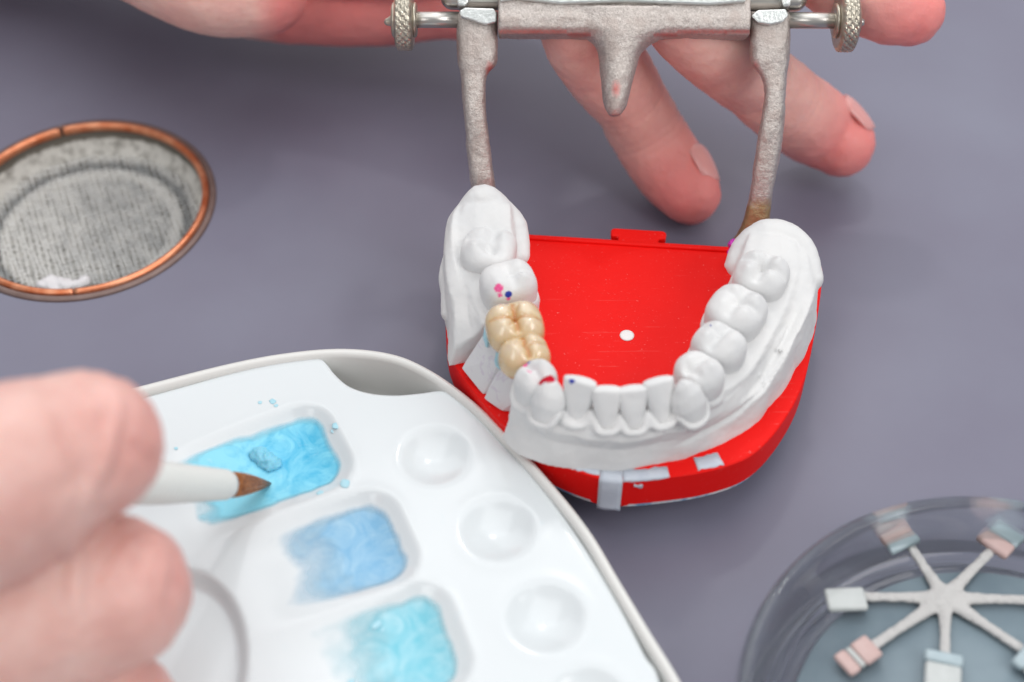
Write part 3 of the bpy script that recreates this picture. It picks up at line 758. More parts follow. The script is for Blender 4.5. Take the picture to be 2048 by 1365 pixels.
SPOTS = {
    'L2': [('mark_pink', 996, 575, 1.2), ('mark_pink', 1000, 590, .7), ('mark_blue', 1015, 589, .75), ('mark_pink', 1018, 597, .7)],
    'L5': [('mark_pink', 1050, 728, 1.0), ('mark_pink', 1060, 742, .7), ('mark_blue', 1052, 714, .5)],
    'L4': [('mark_red', 1078, 757, 1.0), ('mark_red', 1097, 755, 1.1), ('mark_pink', 1106, 758, .9), ('mark_pink', 1086, 765, .8)],
    'L3': [('mark_blue', 1143, 764, .6)],
    'R6': [('mark_blue', 1422, 652, .28)],
}
for k, (V, Fs, fi, tp) in BT_shape.items():
    build('tooth', V, Fs, SP['marked'], ARCH[k], attrs=marks(V, SPOTS.get(k, [])))
for k, (V, Fs) in FT_shape.items():
    build('tooth', V, Fs, SP['marked'], ARCH[k], attrs=marks(V, SPOTS.get(k, [])))
# the two trimmed dies under the bridge
d1 = [W(924, 738, 19.5), W(932, 722, 21), W(965, 789, 17.0), W(998, 748, 22), W(1003, 716, 26), W(976, 655, 29), W(968, 672, 26.5), (5.2, -22, 17), (5.4, -28, 17), (4, -22.4, 28), (4, -28, 28), (-8.6, -21.2, 17), (-6.0, -26.4, 17)]
V, Fs = hull(d1); build('die', V, Fs, SP['die'], MODEL, smooth=False, bevel=.35)
d2 = [W(966, 797, 18), W(986, 806, 17.0), W(1003, 823, 17.0), W(1030, 770, 23), W(1036, 742, 27), W(1000, 738, 26), W(990, 752, 23.5), (6.4, -29, 17), (7.4, -33, 17), (5.4, -29, 28), (6, -33.5, 28)]
V, Fs = hull(d2); build('die', V, Fs, SP['die'], MODEL, smooth=False, bevel=.35)
# wax specks left on the cast
V, Fs = tube([W(1464, 506, 20), W(1470, 493, 21), W(1474, 484, 22)], [.9, 1.4, .8], 10); V = [p + np.array(mn.noise_vector(Vector(p) * 1.1)) * .5 for p in V]
build('wax_speck', V, Fs, SP['wax'], MODEL)

# ceramic bridge ---------------------------------------------------
BR = thing('ceramic_bridge', (1.5, -29, 26), 'glossy honey coloured ceramic bridge of two joined crowns on the plaster cast', 'dental bridge')
V, Fs, fi, tp = back_tooth(0.5, -23.7, 35.4, rad(-78), 4.9, 5.5, 4.6, 2.6, [(-2.4, -2.6, .9, 1.9), (2.2, -2.6, .8, 1.9), (-2.3, 2.5, .9, 1.9), (2.3, 2.6, .8, 1.9)], [(-3.2, .2, 3.0, 0, .75, .8), (-.4, -4.6, .1, 0, .55, .6), (.1, 0, .9, 4.6, .55, .6), (-2.8, 1.4, -.6, .2, .3, .4), (2.2, -1.5, .4, 0, .3, .4)], lobe=.05, cerv=.84, n=2.9, pk=1.6)
build('crown', V, Fs, SP['ceramic'], BR, attrs=dict(fissure=fi, tip=tp)); BR.children[-1]['label'] = 'larger molar crown with a cross of orange fissures'
V, Fs, fi, tp = back_tooth(2.2, -30.4, 34.8, rad(-70), 3.8, 4.7, 4.5, 2.4, [(0.2, -2.2, 1.0, 2.0), (-.9, 2.2, .7, 1.6), (1.4, 2.1, .5, 1.4)], [(-2.2, .4, 2.2, .2, .7, .7), (.1, .2, .2, 4.0, .4, .5)], lobe=.05, cerv=.82, n=2.9, pk=1.6)
build('crown', V, Fs, SP['ceramic'], BR, attrs=dict(fissure=fi, tip=tp)); BR.children[-1]['label'] = 'smaller premolar crown at the front of the bridge'
# pale blue wax round the necks of the crowns
for q in ([W(974, 655, 29.5), W(972, 672, 28.5), W(974, 690, 27)], [W(1003, 690, 28.5), W(998, 708, 27), W(995, 726, 25.6), W(1002, 737, 25)]):
    V, Fs = tube(q, [.5] * len(q), 10, n=4); V = [p + np.array(mn.noise_vector(Vector(p) * .9)) * .3 for p in V]
    build('wax_seal', V, Fs, SP['bluewax'], BR)

# ------------------------------------------------------------------ articulator
AR = thing('dental_articulator', (24, 40, 0), 'rough cast metal articulator frame holding the plaster cast, with knurled thumb screws', 'articulator')
AD = 284.0
def outline(pts, depth=AD): return [Q(x, y, depth) for x, y in pts]
def stain_of(fn): return lambda p: fn(*pix(p))
def pix(p):
    v = np.array(p) - CAM; d = v @ FW; return 1024 + FPX * (v @ RT) / d, 682.5 - FPX * (v @ UP) / d
def castdisp(p, n): return .07 * fbm(p, .9, 3) + .14 * fbm(p + 9, 3.2, 2)
def arm(secs, brass, stain):
    # rounded flat bar lofted through (left px, right px, y px, depth, thickness)
    V, Fs = [], []; n = 24; rows = crom([(a, b, y, d, th) for a, b, y, d, th in secs], 4)
    for a, b, y, d, th in rows:
        A, B = Q(a, y, d), Q(b, y, d); c = (A + B) / 2; u = (B - A) / 2 * 1.04
        w = unit(CAM - c) * th / 2
        for k in range(n):
            t = 2 * math.pi * k / n; ct, s = math.cos(t), math.sin(t); e = .62
            V.append(c + u * math.copysign(abs(ct) ** e, ct) + w * math.copysign(abs(s) ** e, s) - w)
    m = len(rows)
    for i in range(m - 1):
        for k in range(n):
            p, q = i * n + k, i * n + (k + 1) % n; Fs.append((p, q, q + n, p + n))
    Fs += [tuple(range(n))[::-1], tuple((m - 1) * n + k for k in range(n))]
    return remesh('arm', [(V, Fs)], SP['cast'], .34, 1, AR, disp=castdisp, attrs=dict(brass=brass, stain=stain))
aL = arm([(916, 994, 24, 283, 7), (914, 994, 60, 283, 7.5), (915, 994, 105, 283.5, 7.5), (917, 990, 130, 284, 7), (922, 974, 150, 284.5, 6.5), (925, 970, 190, 285, 6.5), (930, 973, 240, 286, 6.5), (934, 980, 300, 288, 6.5), (941, 988, 360, 290, 6.5), (950, 994, 420, 294, 6.5), (956, 1000, 490, 298, 6.5)],
         lambda p: 0, lambda p: (lambda x, y: .9 * math.exp(-((x - 984) / 10) ** 2 - ((y - 142) / 16) ** 2) + .5 * math.exp(-((x - 976) / 8) ** 2) * (120 < y < 200))(*pix(p)))
aR = arm([(1500, 1578, 24, 283, 7), (1500, 1580, 60, 283, 7.5), (1501, 1579, 108, 283.5, 7.5), (1506, 1576, 132, 284, 7), (1522, 1573, 152, 284.5, 6.5), (1530, 1571, 190, 285, 6.5), (1519, 1567, 260, 286.5, 6.5), (1508, 1556, 330, 289, 6.5), (1498, 1542, 400, 292, 6.5), (1474, 1532, 470, 296, 6.5), (1420, 1500, 530, 303, 6.5)],
         lambda p: (lambda x, y: min(1, max(0, (y - 360) / 70)))(*pix(p)), lambda p: (lambda x, y: .8 * math.exp(-((x - 1512) / 12) ** 2 - ((y - 130) / 14) ** 2) + .35 * math.exp(-((x - 1526) / 8) ** 2) * (140 < y < 300))(*pix(p)))
# filed bright ends of the arms, each with the ear behind it
for arm_, poly, ear in ((aL, [(918, 22), (930, 15), (988, 17), (993, 26), (993, 44), (972, 50), (945, 41), (922, 34)], [(912, -14), (930, -30), (938, 4), (930, 13), (914, 12)]),
                        (aR, [(1502, 32), (1516, 20), (1572, 18), (1578, 30), (1566, 44), (1540, 50), (1516, 46)], [(1560, -10), (1572, -30), (1584, -20), (1582, 12), (1566, 14)])):
    V, Fs = slab(outline(poly, 281.6), FW * 1.6); build('filed_face', V, Fs, SP['filed'], arm_, bevel=.3, smooth=False)
    V, Fs = slab(outline(ear, 283.0), FW * 5); build('ear', V, Fs, SP['filed'], arm_, bevel=.5, smooth=False)
# crossbar with the hanging prong: one casting
def crossbar():
    V, Fs = [], []
    secs = []
    parts = []
    # bar: rounded profile swept along x
    A, B = Q(997, 30, 284), Q(1496, 33, 284); ax = unit(B - A)
    prof = [(3.2, -3.2), (2.8, -4.3), (-2.4, -4.3), (-3.6, -3.2), (-4.0, -1.2), (-3.4, 2.0), (-3.0, 8), (3.2, 8)]   # (away from camera, up)
    n = len(prof)
    for P_ in (A, B):
        for w, u in prof: V.append(P_ + FW * w + UP * u)
    Fs = [(k, (k + 1) % n, n + (k + 1) % n, n + k) for k in range(n)] + [tuple(range(n))[::-1], tuple(range(n, 2 * n))]
    parts.append((V, Fs))
    rows = crom([(1250, 150, 20, 4.8), (1250, 122, 58, 4.8), (1250, 86, 72, 4.8), (1245, 58, 88, 4.6), (1240, 44, 106, 4.4), (1237, 37, 135, 4.0), (1234, 31, 170, 3.6), (1232, 25, 200, 3.0), (1231, 19, 220, 2.3), (1230, 10, 232, 1.4)], 4)
    V, Fs = [], []; k2 = 24
    for cx, hw, y, th in rows:
        c = Q(cx, y, 283.4); hwm = hw * 283.4 / FPX
        for k in range(k2):
            t = 2 * math.pi * k / k2; V.append(c + RT * math.cos(t) * hwm + FW * (math.sin(t) * th + .6))
    m = len(rows)
    for i in range(m - 1):
        for k in range(k2):
            p, q = i * k2 + k, i * k2 + (k + 1) % k2; Fs.append((p, q, q + k2, p + k2))
    Fs += [tuple(range(k2))[::-1], tuple((m - 1) * k2 + k for k in range(k2))]
    parts.append((V, Fs))
    st = lambda p: (lambda x, y: .9 * math.exp(-((y - (64 if abs(x - 1245) > 110 else 70)) / 7) ** 2) * (abs(x - 1245) > 62) + 1.0 * math.exp(-((x - 1232) / 13) ** 2 - ((y - 178) / 24) ** 2) + .3 * math.exp(-((x - 1440) / 40) ** 2 - ((y - 12) / 12) ** 2))(*pix(p))
    return remesh('crossbar', parts, SP['cast'], .34, 2, AR, disp=castdisp, attrs=dict(stain=st, brass=lambda p: 0))
crossbar()
V, Fs = slab(outline([(1000, 4), (1030, -2), (1120, 8), (1250, 4), (1420, 10), (1492, 4), (1492, -40), (1000, -40)], 279.6), FW * 1.2); build('ridge', V, Fs, SP['filed'], AR, bevel=.4, smooth=False)
# hinge pin running behind the bar
V, Fs = tube([Q(905, -4, 287), Q(1590, 0, 287)], [2.4, 2.4], 20, n=2); build('hinge_pin', V, Fs, SP['steel'], AR)
# knurled thumb screws
def knob(c, ax, r, w, parent):
    """diamond knurling as real relief: counter-running ridges"""
    nt, nw = 96, 14; V, Fs = [], []
    ax = unit(ax); e1 = unit(np.cross(ax, (0, 0, 1))); e2 = np.cross(ax, e1)
    for i in range(nw + 1):
        h = (i / nw - .5) * w; ed = min(1, (w / 2 - abs(h)) / .55); rr_ = r - .55 * (1 - ed) ** 2
        for k in range(nt):
            a = 2 * math.pi * k / nt; q = a * r
            kn = (abs(math.sin((q + h * 1.1) * 2.05)) + abs(math.sin((q - h * 1.1) * 2.05))) * .17 * ed
            V.append(np.array(c) + ax * h + (e1 * math.cos(a) + e2 * math.sin(a)) * (rr_ + kn - .15))
    for i in range(nw):
        for k in range(nt):
            a, b = i * nt + k, i * nt + (k + 1) % nt; Fs.append((a, b, b + nt, a + nt))
    Fs += [tuple(range(nt))[::-1], tuple(nw * nt + k for k in range(nt))]
    return build('knurled_knob', V, Fs, SP['nickel'], parent, smooth=False)
def screw(pin0, kc, pin1, r, w):
    ax = unit(pin1 - pin0)
    s_, f_ = tube([pin0, pin1], [1.62, 1.62], 20, n=2, cap0=False, cap1=False); s = build('thumb_screw', s_, f_, SP['steel'], AR)
    knob(kc, ax, r, w, s)
    for off in (-w / 2 - .25, w / 2 + .25):
        V, Fs = lathe([(.05, -.5), (3.0, -.5), (3.5, -.2), (3.5, .2), (3.0, .5), (.05, .5)], 32, kc + ax * off, ax, (0, 0, 1), capped=False); build('boss', V, Fs, SP['nickel'], s)
    return s
sL = screw(Q(920, 40, 286), Q(809, 40, 286), Q(800, 40, 286), 6.0, 3.6)
V, Fs = tube([Q(795, 41, 286), Q(776, 44, 286)], [1.9, .8], 16, n=3); build('screw_tip', V, Fs, SP['nickel'], sL)
sR = screw(Q(1570, 41, 286), Q(1692, 42, 286), Q(1700, 42, 286), 6.1, 3.6)
V, Fs = tube([Q(1700, 43, 286), Q(1722, 45, 286)], [1.3, .8], 16, n=3); build('screw_tip', V, Fs, SP['steel'], sR)
# lower bow of the frame, under the base
V, Fs = tube([Q(965, 470, 297), (-1.2, 14, 10), (0, 4, 6), (4, -5, 5)], [2.6, 2.8, 2.8, 2.6], 14); build('lower_bow', V, Fs, SP['steel'], AR)
V, Fs = tube([Q(1462, 515, 301), (44, 7, 9), (42, 0, 6), (38, -8, 5)], [2.6, 2.8, 2.8, 2.6], 14); build('lower_bow', V, Fs, SP['steel'], AR)

# ------------------------------------------------------------------ hands
def nail(c, ax, dors, r, L, half, parent, lift=.25):
    """curved nail plate laid on the back of a fingertip; c = fingertip centre under the nail root"""
    ax = unit(ax); d = unit(np.array(dors) - ax * np.dot(dors, ax)); s = np.cross(ax, d)
    V, Fs = [], []; nu, nv = 12, 12
    for layer in (0, 1):
        for j in range(nv + 1):
            v = j / nv
            for i in range(nu + 1):
                u = 2 * i / nu - 1
                lim = half * (1 - .55 * max(0, (v - .75) / .25) ** 2 - .35 * max(0, (.22 - v) / .22) ** 2)
                a = u * lim; R_ = r * (1.0 - .24 * v * v) + lift - .55 * layer - .65 * abs(u) ** 4 - .3 * max(0, (.2 - v) / .2) ** 2
                V.append(np.array(c) + ax * (v * L) + (d * math.cos(a) + s * math.sin(a)) * R_)
    n = (nu + 1) * (nv + 1)
    for l in (0, 1):
        for j in range(nv):
            for i in range(nu):
                p = l * n + j * (nu + 1) + i; q = (p, p + 1, p + nu + 2, p + nu + 1); Fs.append(q if l else q[::-1])
    B = [i for i in range(nu + 1)] + [j * (nu + 1) + nu for j in range(1, nv + 1)] + [nv * (nu + 1) + i for i in range(nu - 1, -1, -1)] + [j * (nu + 1) for j in range(nv - 1, 0, -1)]
    for i in range(len(B)): a, b = B[i], B[(i + 1) % len(B)]; Fs.append((a, b, b + n, a + n))
    return build('fingernail', V, Fs, SP['nail'], parent)
def far_hand():
    A = [W(1378, 386, 7.6), W(1342, 340, 9.5), W(1296, 268, 16), W(1262, 205, 24), W(1215, 140, 33), W(1165, 55, 46), W(1150, -60, 58), W(1170, -220, 66)]
    B = [W(1682, 288, 11.5), W(1640, 258, 14), W(1575, 212, 22), W(1515, 160, 30), W(1455, 105, 39), W(1375, 30, 50), W(1300, -80, 60), W(1250, -220, 68)]
    Cc = [Q(1822, 26, 297), Q(1786, 14, 296), Q(1722, -14, 295), Q(1650, -60, 296), Q(1560, -120, 300), Q(1420, -200, 306), Q(1300, -290, 314)]
    D = [Q(950, 2, 330), Q(860, -2, 338), Q(760, 2, 342), Q(640, -2, 343), Q(520, -20, 342), Q(380, -72, 344), Q(200, -170, 350)]   # edge of the hand lying behind the frame
    T = [Q(520, -22, 318), Q(440, -40, 317), Q(340, -92, 319), Q(240, -172, 326), Q(150, -300, 338)]
    palm = [tube([Q(1250, -250, 322), Q(900, -270, 335), Q(500, -320, 345), Q(100, -380, 352)], [16, 22, 26, 27], 24, n=4),
            tube([Q(1100, -120, 314), Q(800, -110, 330), Q(500, -130, 338)], [11, 13.5, 15], 24, n=4),
            tube([Q(300, -275, 352), Q(-100, -285, 364), Q(-700, -420, 372)], [26, 27, 30], 24, n=4)]
    parts = [tube(A, [7.2, 8.5, 8.5, 8.4, 9.2, 9.2, 9.6, 10], 24), tube(B, [7.6, 9.1, 9.1, 8.9, 9.7, 9.6, 9.8, 10], 24), tube(Cc, [7.0, 7.9, 8.2, 8.4, 9, 9.6, 10.4], 24),
             tube(D, [8.8, 9.8, 10.8, 11.1, 12, 13.6, 16], 24), tube(T, [10.8, 12.8, 14.4, 16, 17], 24)] + palm
    tips = [np.array(W(1378, 386, 7.6)), np.array(W(1682, 288, 11.5)), np.array(Q(1822, 26, 297))]
    def tipf(p):
        d = min(np.linalg.norm(p - t) for t in tips); k = math.exp(-(d / 15) ** 2)
        x, y = pix(p)
        return min(1, k + .75 * (480 < x < 960) * (1 if y > -20 else .4) * min(1, max(0, (x - 500) / 60)))
    def disp(p, n):
        d = .28 * fbm(p, 6, 3) + .1 * fbm(p + 5, 1.6, 2)
        for (q, ax) in creases:
            t = np.dot(p - q, ax)
            if abs(t) < 5 and np.linalg.norm(p - q) < 13: d -= .32 * (math.exp(-(t / .5) ** 2) + .7 * math.exp(-((t - 1.6) / .45) ** 2) + .5 * math.exp(-((t + 1.7) / .45) ** 2))
        return d
    creases = [(A[3], unit(A[4] - A[2])), (B[3], unit(B[4] - B[2])), (Cc[3], unit(Cc[4] - Cc[2])), (A[2], unit(A[3] - A[1])), (B[2], unit(B[3] - B[1]))]
    h = remesh('hand', parts, SP['skin_far'], .75, 5, None, origin=(30, 60, 0), disp=disp, attrs=dict(tip=tipf))
    tag(h, 'hand reaching in from behind with spread fingers under the metal frame', 'hand')
    nail(A[1] + (A[0] - A[1]) * .0, A[0] - A[1], (.80, .25, .62), 8.35, 9.0, .74, h, .8)
    nail(B[1] + (B[0] - B[1]) * .0, B[0] - B[1], (.55, .55, .75), 8.95, 9.6, .76, h, .8)
far_hand()
def near_hand():
    T = [Q(168, 897, 197), Q(120, 915, 196), Q(20, 955, 193), Q(-120, 1010, 190), Q(-300, 1080, 190), Q(-600, 1250, 195)]
    I = [Q(222, 1185, 206), Q(150, 1205, 205), Q(30, 1255, 203), Q(-120, 1330, 202), Q(-330, 1450, 204), Q(-600, 1560, 210)]
    K = [Q(205, 1440, 212), Q(120, 1480, 211), Q(0, 1560, 211), Q(-300, 1740, 216), Q(-600, 1800, 220)]
    palm = [tube([Q(-450, 1250, 206), Q(-800, 1400, 212), Q(-1300, 1600, 220)], [24, 28, 28], 24, n=4)]
    parts = [tube(T, [11.0, 12.0, 13.4, 14, 14.5, 17], 28), tube(I, [11.6, 12.6, 12.6, 12.8, 13.5, 16], 28), tube(K, [11.5, 12, 12, 13, 15], 28)] + palm
    tips = [T[0], I[0], K[0]]
    tipf = lambda p: .55 * min(1, sum(math.exp(-(np.linalg.norm(p - t - np.array([6, 0, 2])) / 8) ** 2) for t in tips)) + .25 * max(0, mn.noise(Vector(p) * .08))
    def disp(p, n):
        d = .35 * fbm(p, 7, 3) + .12 * fbm(p + 5, 2, 2)
        x, y = pix(p)
        for q, ax, r in cr:
            t = np.dot(p - q, ax)
            if np.linalg.norm(p - q) < r: d -= .4 * math.exp(-(t / .8) ** 2)
        for q, ax, r in folds:
            e = np.linalg.norm(p - q); d += .55 * math.exp(-(e / r) ** 2) * math.cos(min(3.2, abs(np.dot(p - q, ax)) * 1.6))
        return d
    folds = [(Q(236, 900, 186), unit((.55, .1, -.5)), 7.0), (Q(322, 1075, 196), unit((.8, 0, -.3)), 6.0), (Q(352, 1120, 197), unit((.8, .1, -.45)), 6.0), (Q(150, 1130, 194), unit((.9, .1, -.1)), 7.0)]
    cr = [(I[0] + np.array([4, 3, 8.]), unit((.9, -.3, .2)), 11), (T[0] + np.array([6, 0, 6.]), unit((.7, .5, .3)), 8)]
    h = remesh('hand', parts, SP['skin_near'], .7, 5, None, origin=(-60, -90, 60), disp=disp, attrs=dict(tip=tipf))
    tag(h, 'blurred near hand gripping the paint brush with thumb and bent finger', 'hand')
near_hand()

# ------------------------------------------------------------------ brush
def brush():
    ztip = 11.2
    P0 = W(546, 968, ztip); P1 = Q(456, 970, 247.5); P2 = Q(330, 966, 233); P3 = P2 + (P2 - P1) * 1.2
    b = thing('paint_brush', tuple(P0), 'fine brush with ribbed translucent ferrule and brown bristles dipped in cyan paint', 'brush')
    ax = unit(P1 - P0); L = np.linalg.norm(P1 - P0)
    e1 = unit(np.cross(ax, (0, 0, 1))); e2 = np.cross(ax, e1)
    # a full belly of hair made of many fine strands over a solid core
    prof = lambda s: 2.15 * math.sin(min(1, s * .98 + .02) * math.pi * .5) ** 1.05
    V, Fs = lathe([(max(.03, prof(s) * .93), s * L) for s in np.linspace(0, 1.05, 16)], 28, P0, ax, (0, 0, 1))
    core = build('bristle', V, Fs, SP['bristle'], b, attrs=dict(t=[1 - min(1, max(0, np.dot(np.array(p) - P0, ax) / L)) for p in V]))
    parts = []
    for k in range(150):
        a = random.uniform(0, 2 * math.pi); q = random.uniform(.93, 1.05); s0 = random.uniform(.0, .12)
        pts = []
        for s in np.linspace(s0, 1.03, 7):
            r = prof(s) * q; aa = a + .15 * math.sin(s * 3 + k)
            pts.append(P0 + ax * s * L + (e1 * math.cos(aa) + e2 * math.sin(aa)) * r)
        parts.append(tube(pts, [.03, .06, .07, .07, .07, .07, .07], 4, n=1, cap0=False, cap1=False, up=(.3, .5, .8)))
    V, Fs = join(parts)
    o = build('hair', V, Fs, SP['bristle'], core, attrs=dict(t=[1 - min(1, max(0, np.dot(np.array(p) - P0, ax) / L)) for p in V])); o['kind'] = 'stuff'
    ax2 = unit(P3 - P1); L2 = np.linalg.norm(P3 - P1)
    pr = [(.1, .35), (2.15, .3), (2.35, 0), (2.5, .5)]
    z = .6
    while z < L2:
        base_r = 2.5 + (3.5 - 2.5) * min(1, z / (L2 * .5)); pr += [(base_r, z), (base_r + .17, z + .35), (base_r + .17, z + .6), (base_r, z + .9)]; z += 1.25
    pr += [(3.3, L2), (.1, L2 + .2)]
    V, Fs = lathe(pr, 40, P1, ax2, (0, 0, 1), capped=False); build('ferrule', V, Fs, SP['ferrule'], b)
    d3 = unit(P3 - P2)
    V, Fs = tube([P3 - d3 * 1, P3 + d3 * 12, P3 + d3 * 24], [2.9, 3.1, 3.0], 20, n=4); build('handle', V, Fs, SP['ferrule'], b)
brush()

# ------------------------------------------------------------------ palette box and its insert
ZR = 14.0
rim_px = [(-420, 970), (-100, 868), (255, 776), (470, 722), (600, 700), (700, 695), (790, 707), (860, 737), (930, 785), (1000, 848), (1100, 958), (1180, 1058), (1240, 1158), (1300, 1258), (1365, 1365), (1420, 1490)]
RIM = [W2(x, y, ZR + 1) for x, y in rim_px] + [(30, -125), (0, -150), (-60, -165), (-120, -150), (-150, -100)]
RIM = resample(smooth_poly(RIM, 8), 1.2)
ins_px = [(-400, 985), (-100, 888), (270, 796), (470, 741), (600, 714), (637, 712), (652, 722), (672, 747), (700, 770), (740, 783), (790, 787), (840, 783), (880, 778), (905, 783), (935, 806), (1000, 878), (1060, 942), (1120, 1018), (1180, 1106), (1240, 1208), (1290, 1305), (1325, 1385)]
INS = [W2(x, y, ZR) for x, y in ins_px] + [(24, -118), (-4, -144), (-60, -158), (-114, -144), (-143, -100)]
INS = resample(smooth_poly(INS, 6), .9)
def palette_box():
    t = thing('palette_box', (-60, -90, 0), 'white plastic palette box with a rounded rim lying on the grey bench', 'box')
    P = RIM; n = len(P)
    rows = [(-7, 0.0), (-4.5, 0.0), (-3.6, .6), (-1.4, 8), (-.25, ZR - .6), (0, ZR + .2), (-.35, ZR + .9), (-1.0, ZR + 1.1), (-1.7, ZR + .75), (-1.95, ZR), (-2.2, 6), (-3.2, 3.2), (-5, 2.6), (-9, 2.4)]
    V, Fs = [], []
    for d, z in rows:
        q = offset(P, d); V += [(x, y, z) for x, y in q]
    for i in range(len(rows) - 1):
        for k in range(n):
            a, b = i * n + k, i * n + (k + 1) % n; Fs.append((a, b, b + n, a + n))
    build('rim_wall', V, Fs, SP['boxwhite'], t)
    q = offset(P, -8.5); V, Fs = prism([tuple(a) for a in q], .3, 2.42); build('floor', V, Fs, SP['boxwhite'], t, smooth=False)
palette_box()
def sstep(a, b, x): t = np.clip((x - a) / (b - a), 0, 1); return t * t * (3 - 2 * t)
# wells: centre of the deep (right) end, direction of the length, half length, half width
def wellframe(rf, rn, ang, length, width_pad=1.0):
    a, b = np.array(W2(*rf, ZR)), np.array(W2(*rn, ZR)); c = (a + b) / 2; e = np.array([math.cos(ang), math.sin(ang)]); f = np.array([-e[1], e[0]])
    hw = abs(np.dot(a - b, f)) / 2 + width_pad
    return dict(c=c - e * length / 2, e=e, f=f, hl=length / 2, hw=hw)
WELLS = [wellframe((636, 826), (700, 930), rad(27), 33, 2.2), wellframe((766, 1002), (836, 1120), rad(23), 33, 2.2), wellframe((872, 1190), (940, 1330), rad(20), 33, 2.4)]
ROUND = [(W2(870, 912, ZR), 6.9), (W2(996, 1058, ZR), 6.9), (W2(1091, 1234, ZR), 7.0), (W2(1176, 1408, ZR), 7.0)]
BIGW = (np.array(W2(330, 1350, ZR)), 13.0)
def height(x, y):
    x = np.asarray(x, float); y = np.asarray(y, float); z = np.full(x.shape, ZR)
    for w in WELLS:
        u = (x - w['c'][0]) * w['e'][0] + (y - w['c'][1]) * w['e'][1]; v = (x - w['c'][0]) * w['f'][0] + (y - w['c'][1]) * w['f'][1]
        rc = 5.0; qx = np.abs(u) - w['hl'] + rc; qy = np.abs(v) - w['hw'] + rc
        sd = np.hypot(np.maximum(qx, 0), np.maximum(qy, 0)) + np.minimum(np.maximum(qx, qy), 0) - rc
        ramp = .02 + .98 * sstep(-w['hl'] + 2, w['hl'] * .9, u)
        qq = np.clip((sd + w['hw']) / (w['hw'] + 2.0), 0, 1); z = z - 3.2 * ramp * (1 - qq ** 3) ** 1.35
        z = z + .12 * np.exp(-((sd - 1.8) / 1.0) ** 2) * ramp          # soft raised lip
    for (c, r) in ROUND:
        d = np.hypot(x - c[0], y - c[1]); cap = np.sqrt(np.maximum(11.0 ** 2 - d * d, 0)) - math.sqrt(11.0 ** 2 - r * r)
        cap = np.where(d < r, cap, 0)
        z = z - np.where(cap > 0, 1.1 * cap * cap / (cap + .9), 0)
        z = z + .06 * np.exp(-((d - r - .8) / 1.0) ** 2)
    q = np.hypot((x - BIGW[0][0]) / 12.6, (y - BIGW[0][1]) / 19.5)       # long shallow trough under the fingers
    z = z - 3.0 * sstep(1.06, .93, q)
    return z
def cdt(poly, pts):
    allp = [Vector(tuple(p)) for p in poly] + [Vector(tuple(p)) for p in pts]; n = len(poly)
    v, e, f, *_ = delaunay_2d_cdt(allp, [(i, (i + 1) % n) for i in range(n)], [list(range(n))], 1, 1e-4)
    return np.array([(p.x, p.y) for p in v]), [tuple(q) for q in f]
def inside(poly, p):
    x, y = p[:, 0], p[:, 1]; r = np.zeros(len(p), bool); n = len(poly); j = n - 1
    for i in range(n):
        xi, yi = poly[i]; xj, yj = poly[j]
        c = ((yi > y) != (yj > y)) & (x < (xj - xi) * (y - yi) / (yj - yi + 1e-12) + xi); r ^= c; j = i
    return r
def edge_dist(poly, p):
    d = np.full(len(p), 1e9); n = len(poly)
    for i in range(n):
        a, b = poly[i], poly[(i + 1) % n]; ab = b - a; t = np.clip(((p - a) @ ab) / (ab @ ab + 1e-12), 0, 1)
        d = np.minimum(d, np.linalg.norm(p - a - t[:, None] * ab, axis=1))
    return d
def insert():
    t = thing('palette_insert', (-60, -80, ZR), 'glossy white palette tray with square and round paint wells set in the box', 'palette')
    g = .72
    X, Y = np.meshgrid(np.arange(-72, 30, g), np.arange(-96, -12, g)); fine = np.c_[X.ravel(), Y.ravel()]
    X, Y = np.meshgrid(np.arange(-150, 40, 6), np.arange(-160, -4, 6)); co = np.c_[X.ravel(), Y.ravel()]
    co = co[(co[:, 0] < -73) | (co[:, 1] < -97)]
    rings = [offset(INS, -d) for d in (.25, .55, .95)]
    pts = np.vstack([fine, co]); pts = pts[inside(INS, pts)]; pts = pts[edge_dist(INS, pts) > 1.35]
    pts = np.vstack([pts] + rings)
    v, f = cdt(INS, pts)
    z = height(v[:, 0], v[:, 1]); d = edge_dist(INS, v); k = np.clip(1 - d / 1.1, 0, 1)
    z = z - 1.0 * (1 - np.sqrt(np.maximum(1 - k * k, 0)))
    n = len(v)
    V = [(a, b, c) for (a, b), c in zip(v, z)]
    top = build('tray', V, f, SP['porcelain'], t)
    q = len(INS); o1 = INS; V = [(x, y, ZR - .98) for x, y in o1] + [(x, y, ZR - 3.2) for x, y in o1]
    Fs = [(i, (i + 1) % q, q + (i + 1) % q, q + i) for i in range(q)]
    build('skirt', V, Fs, SP['porcelain'], t)
insert()
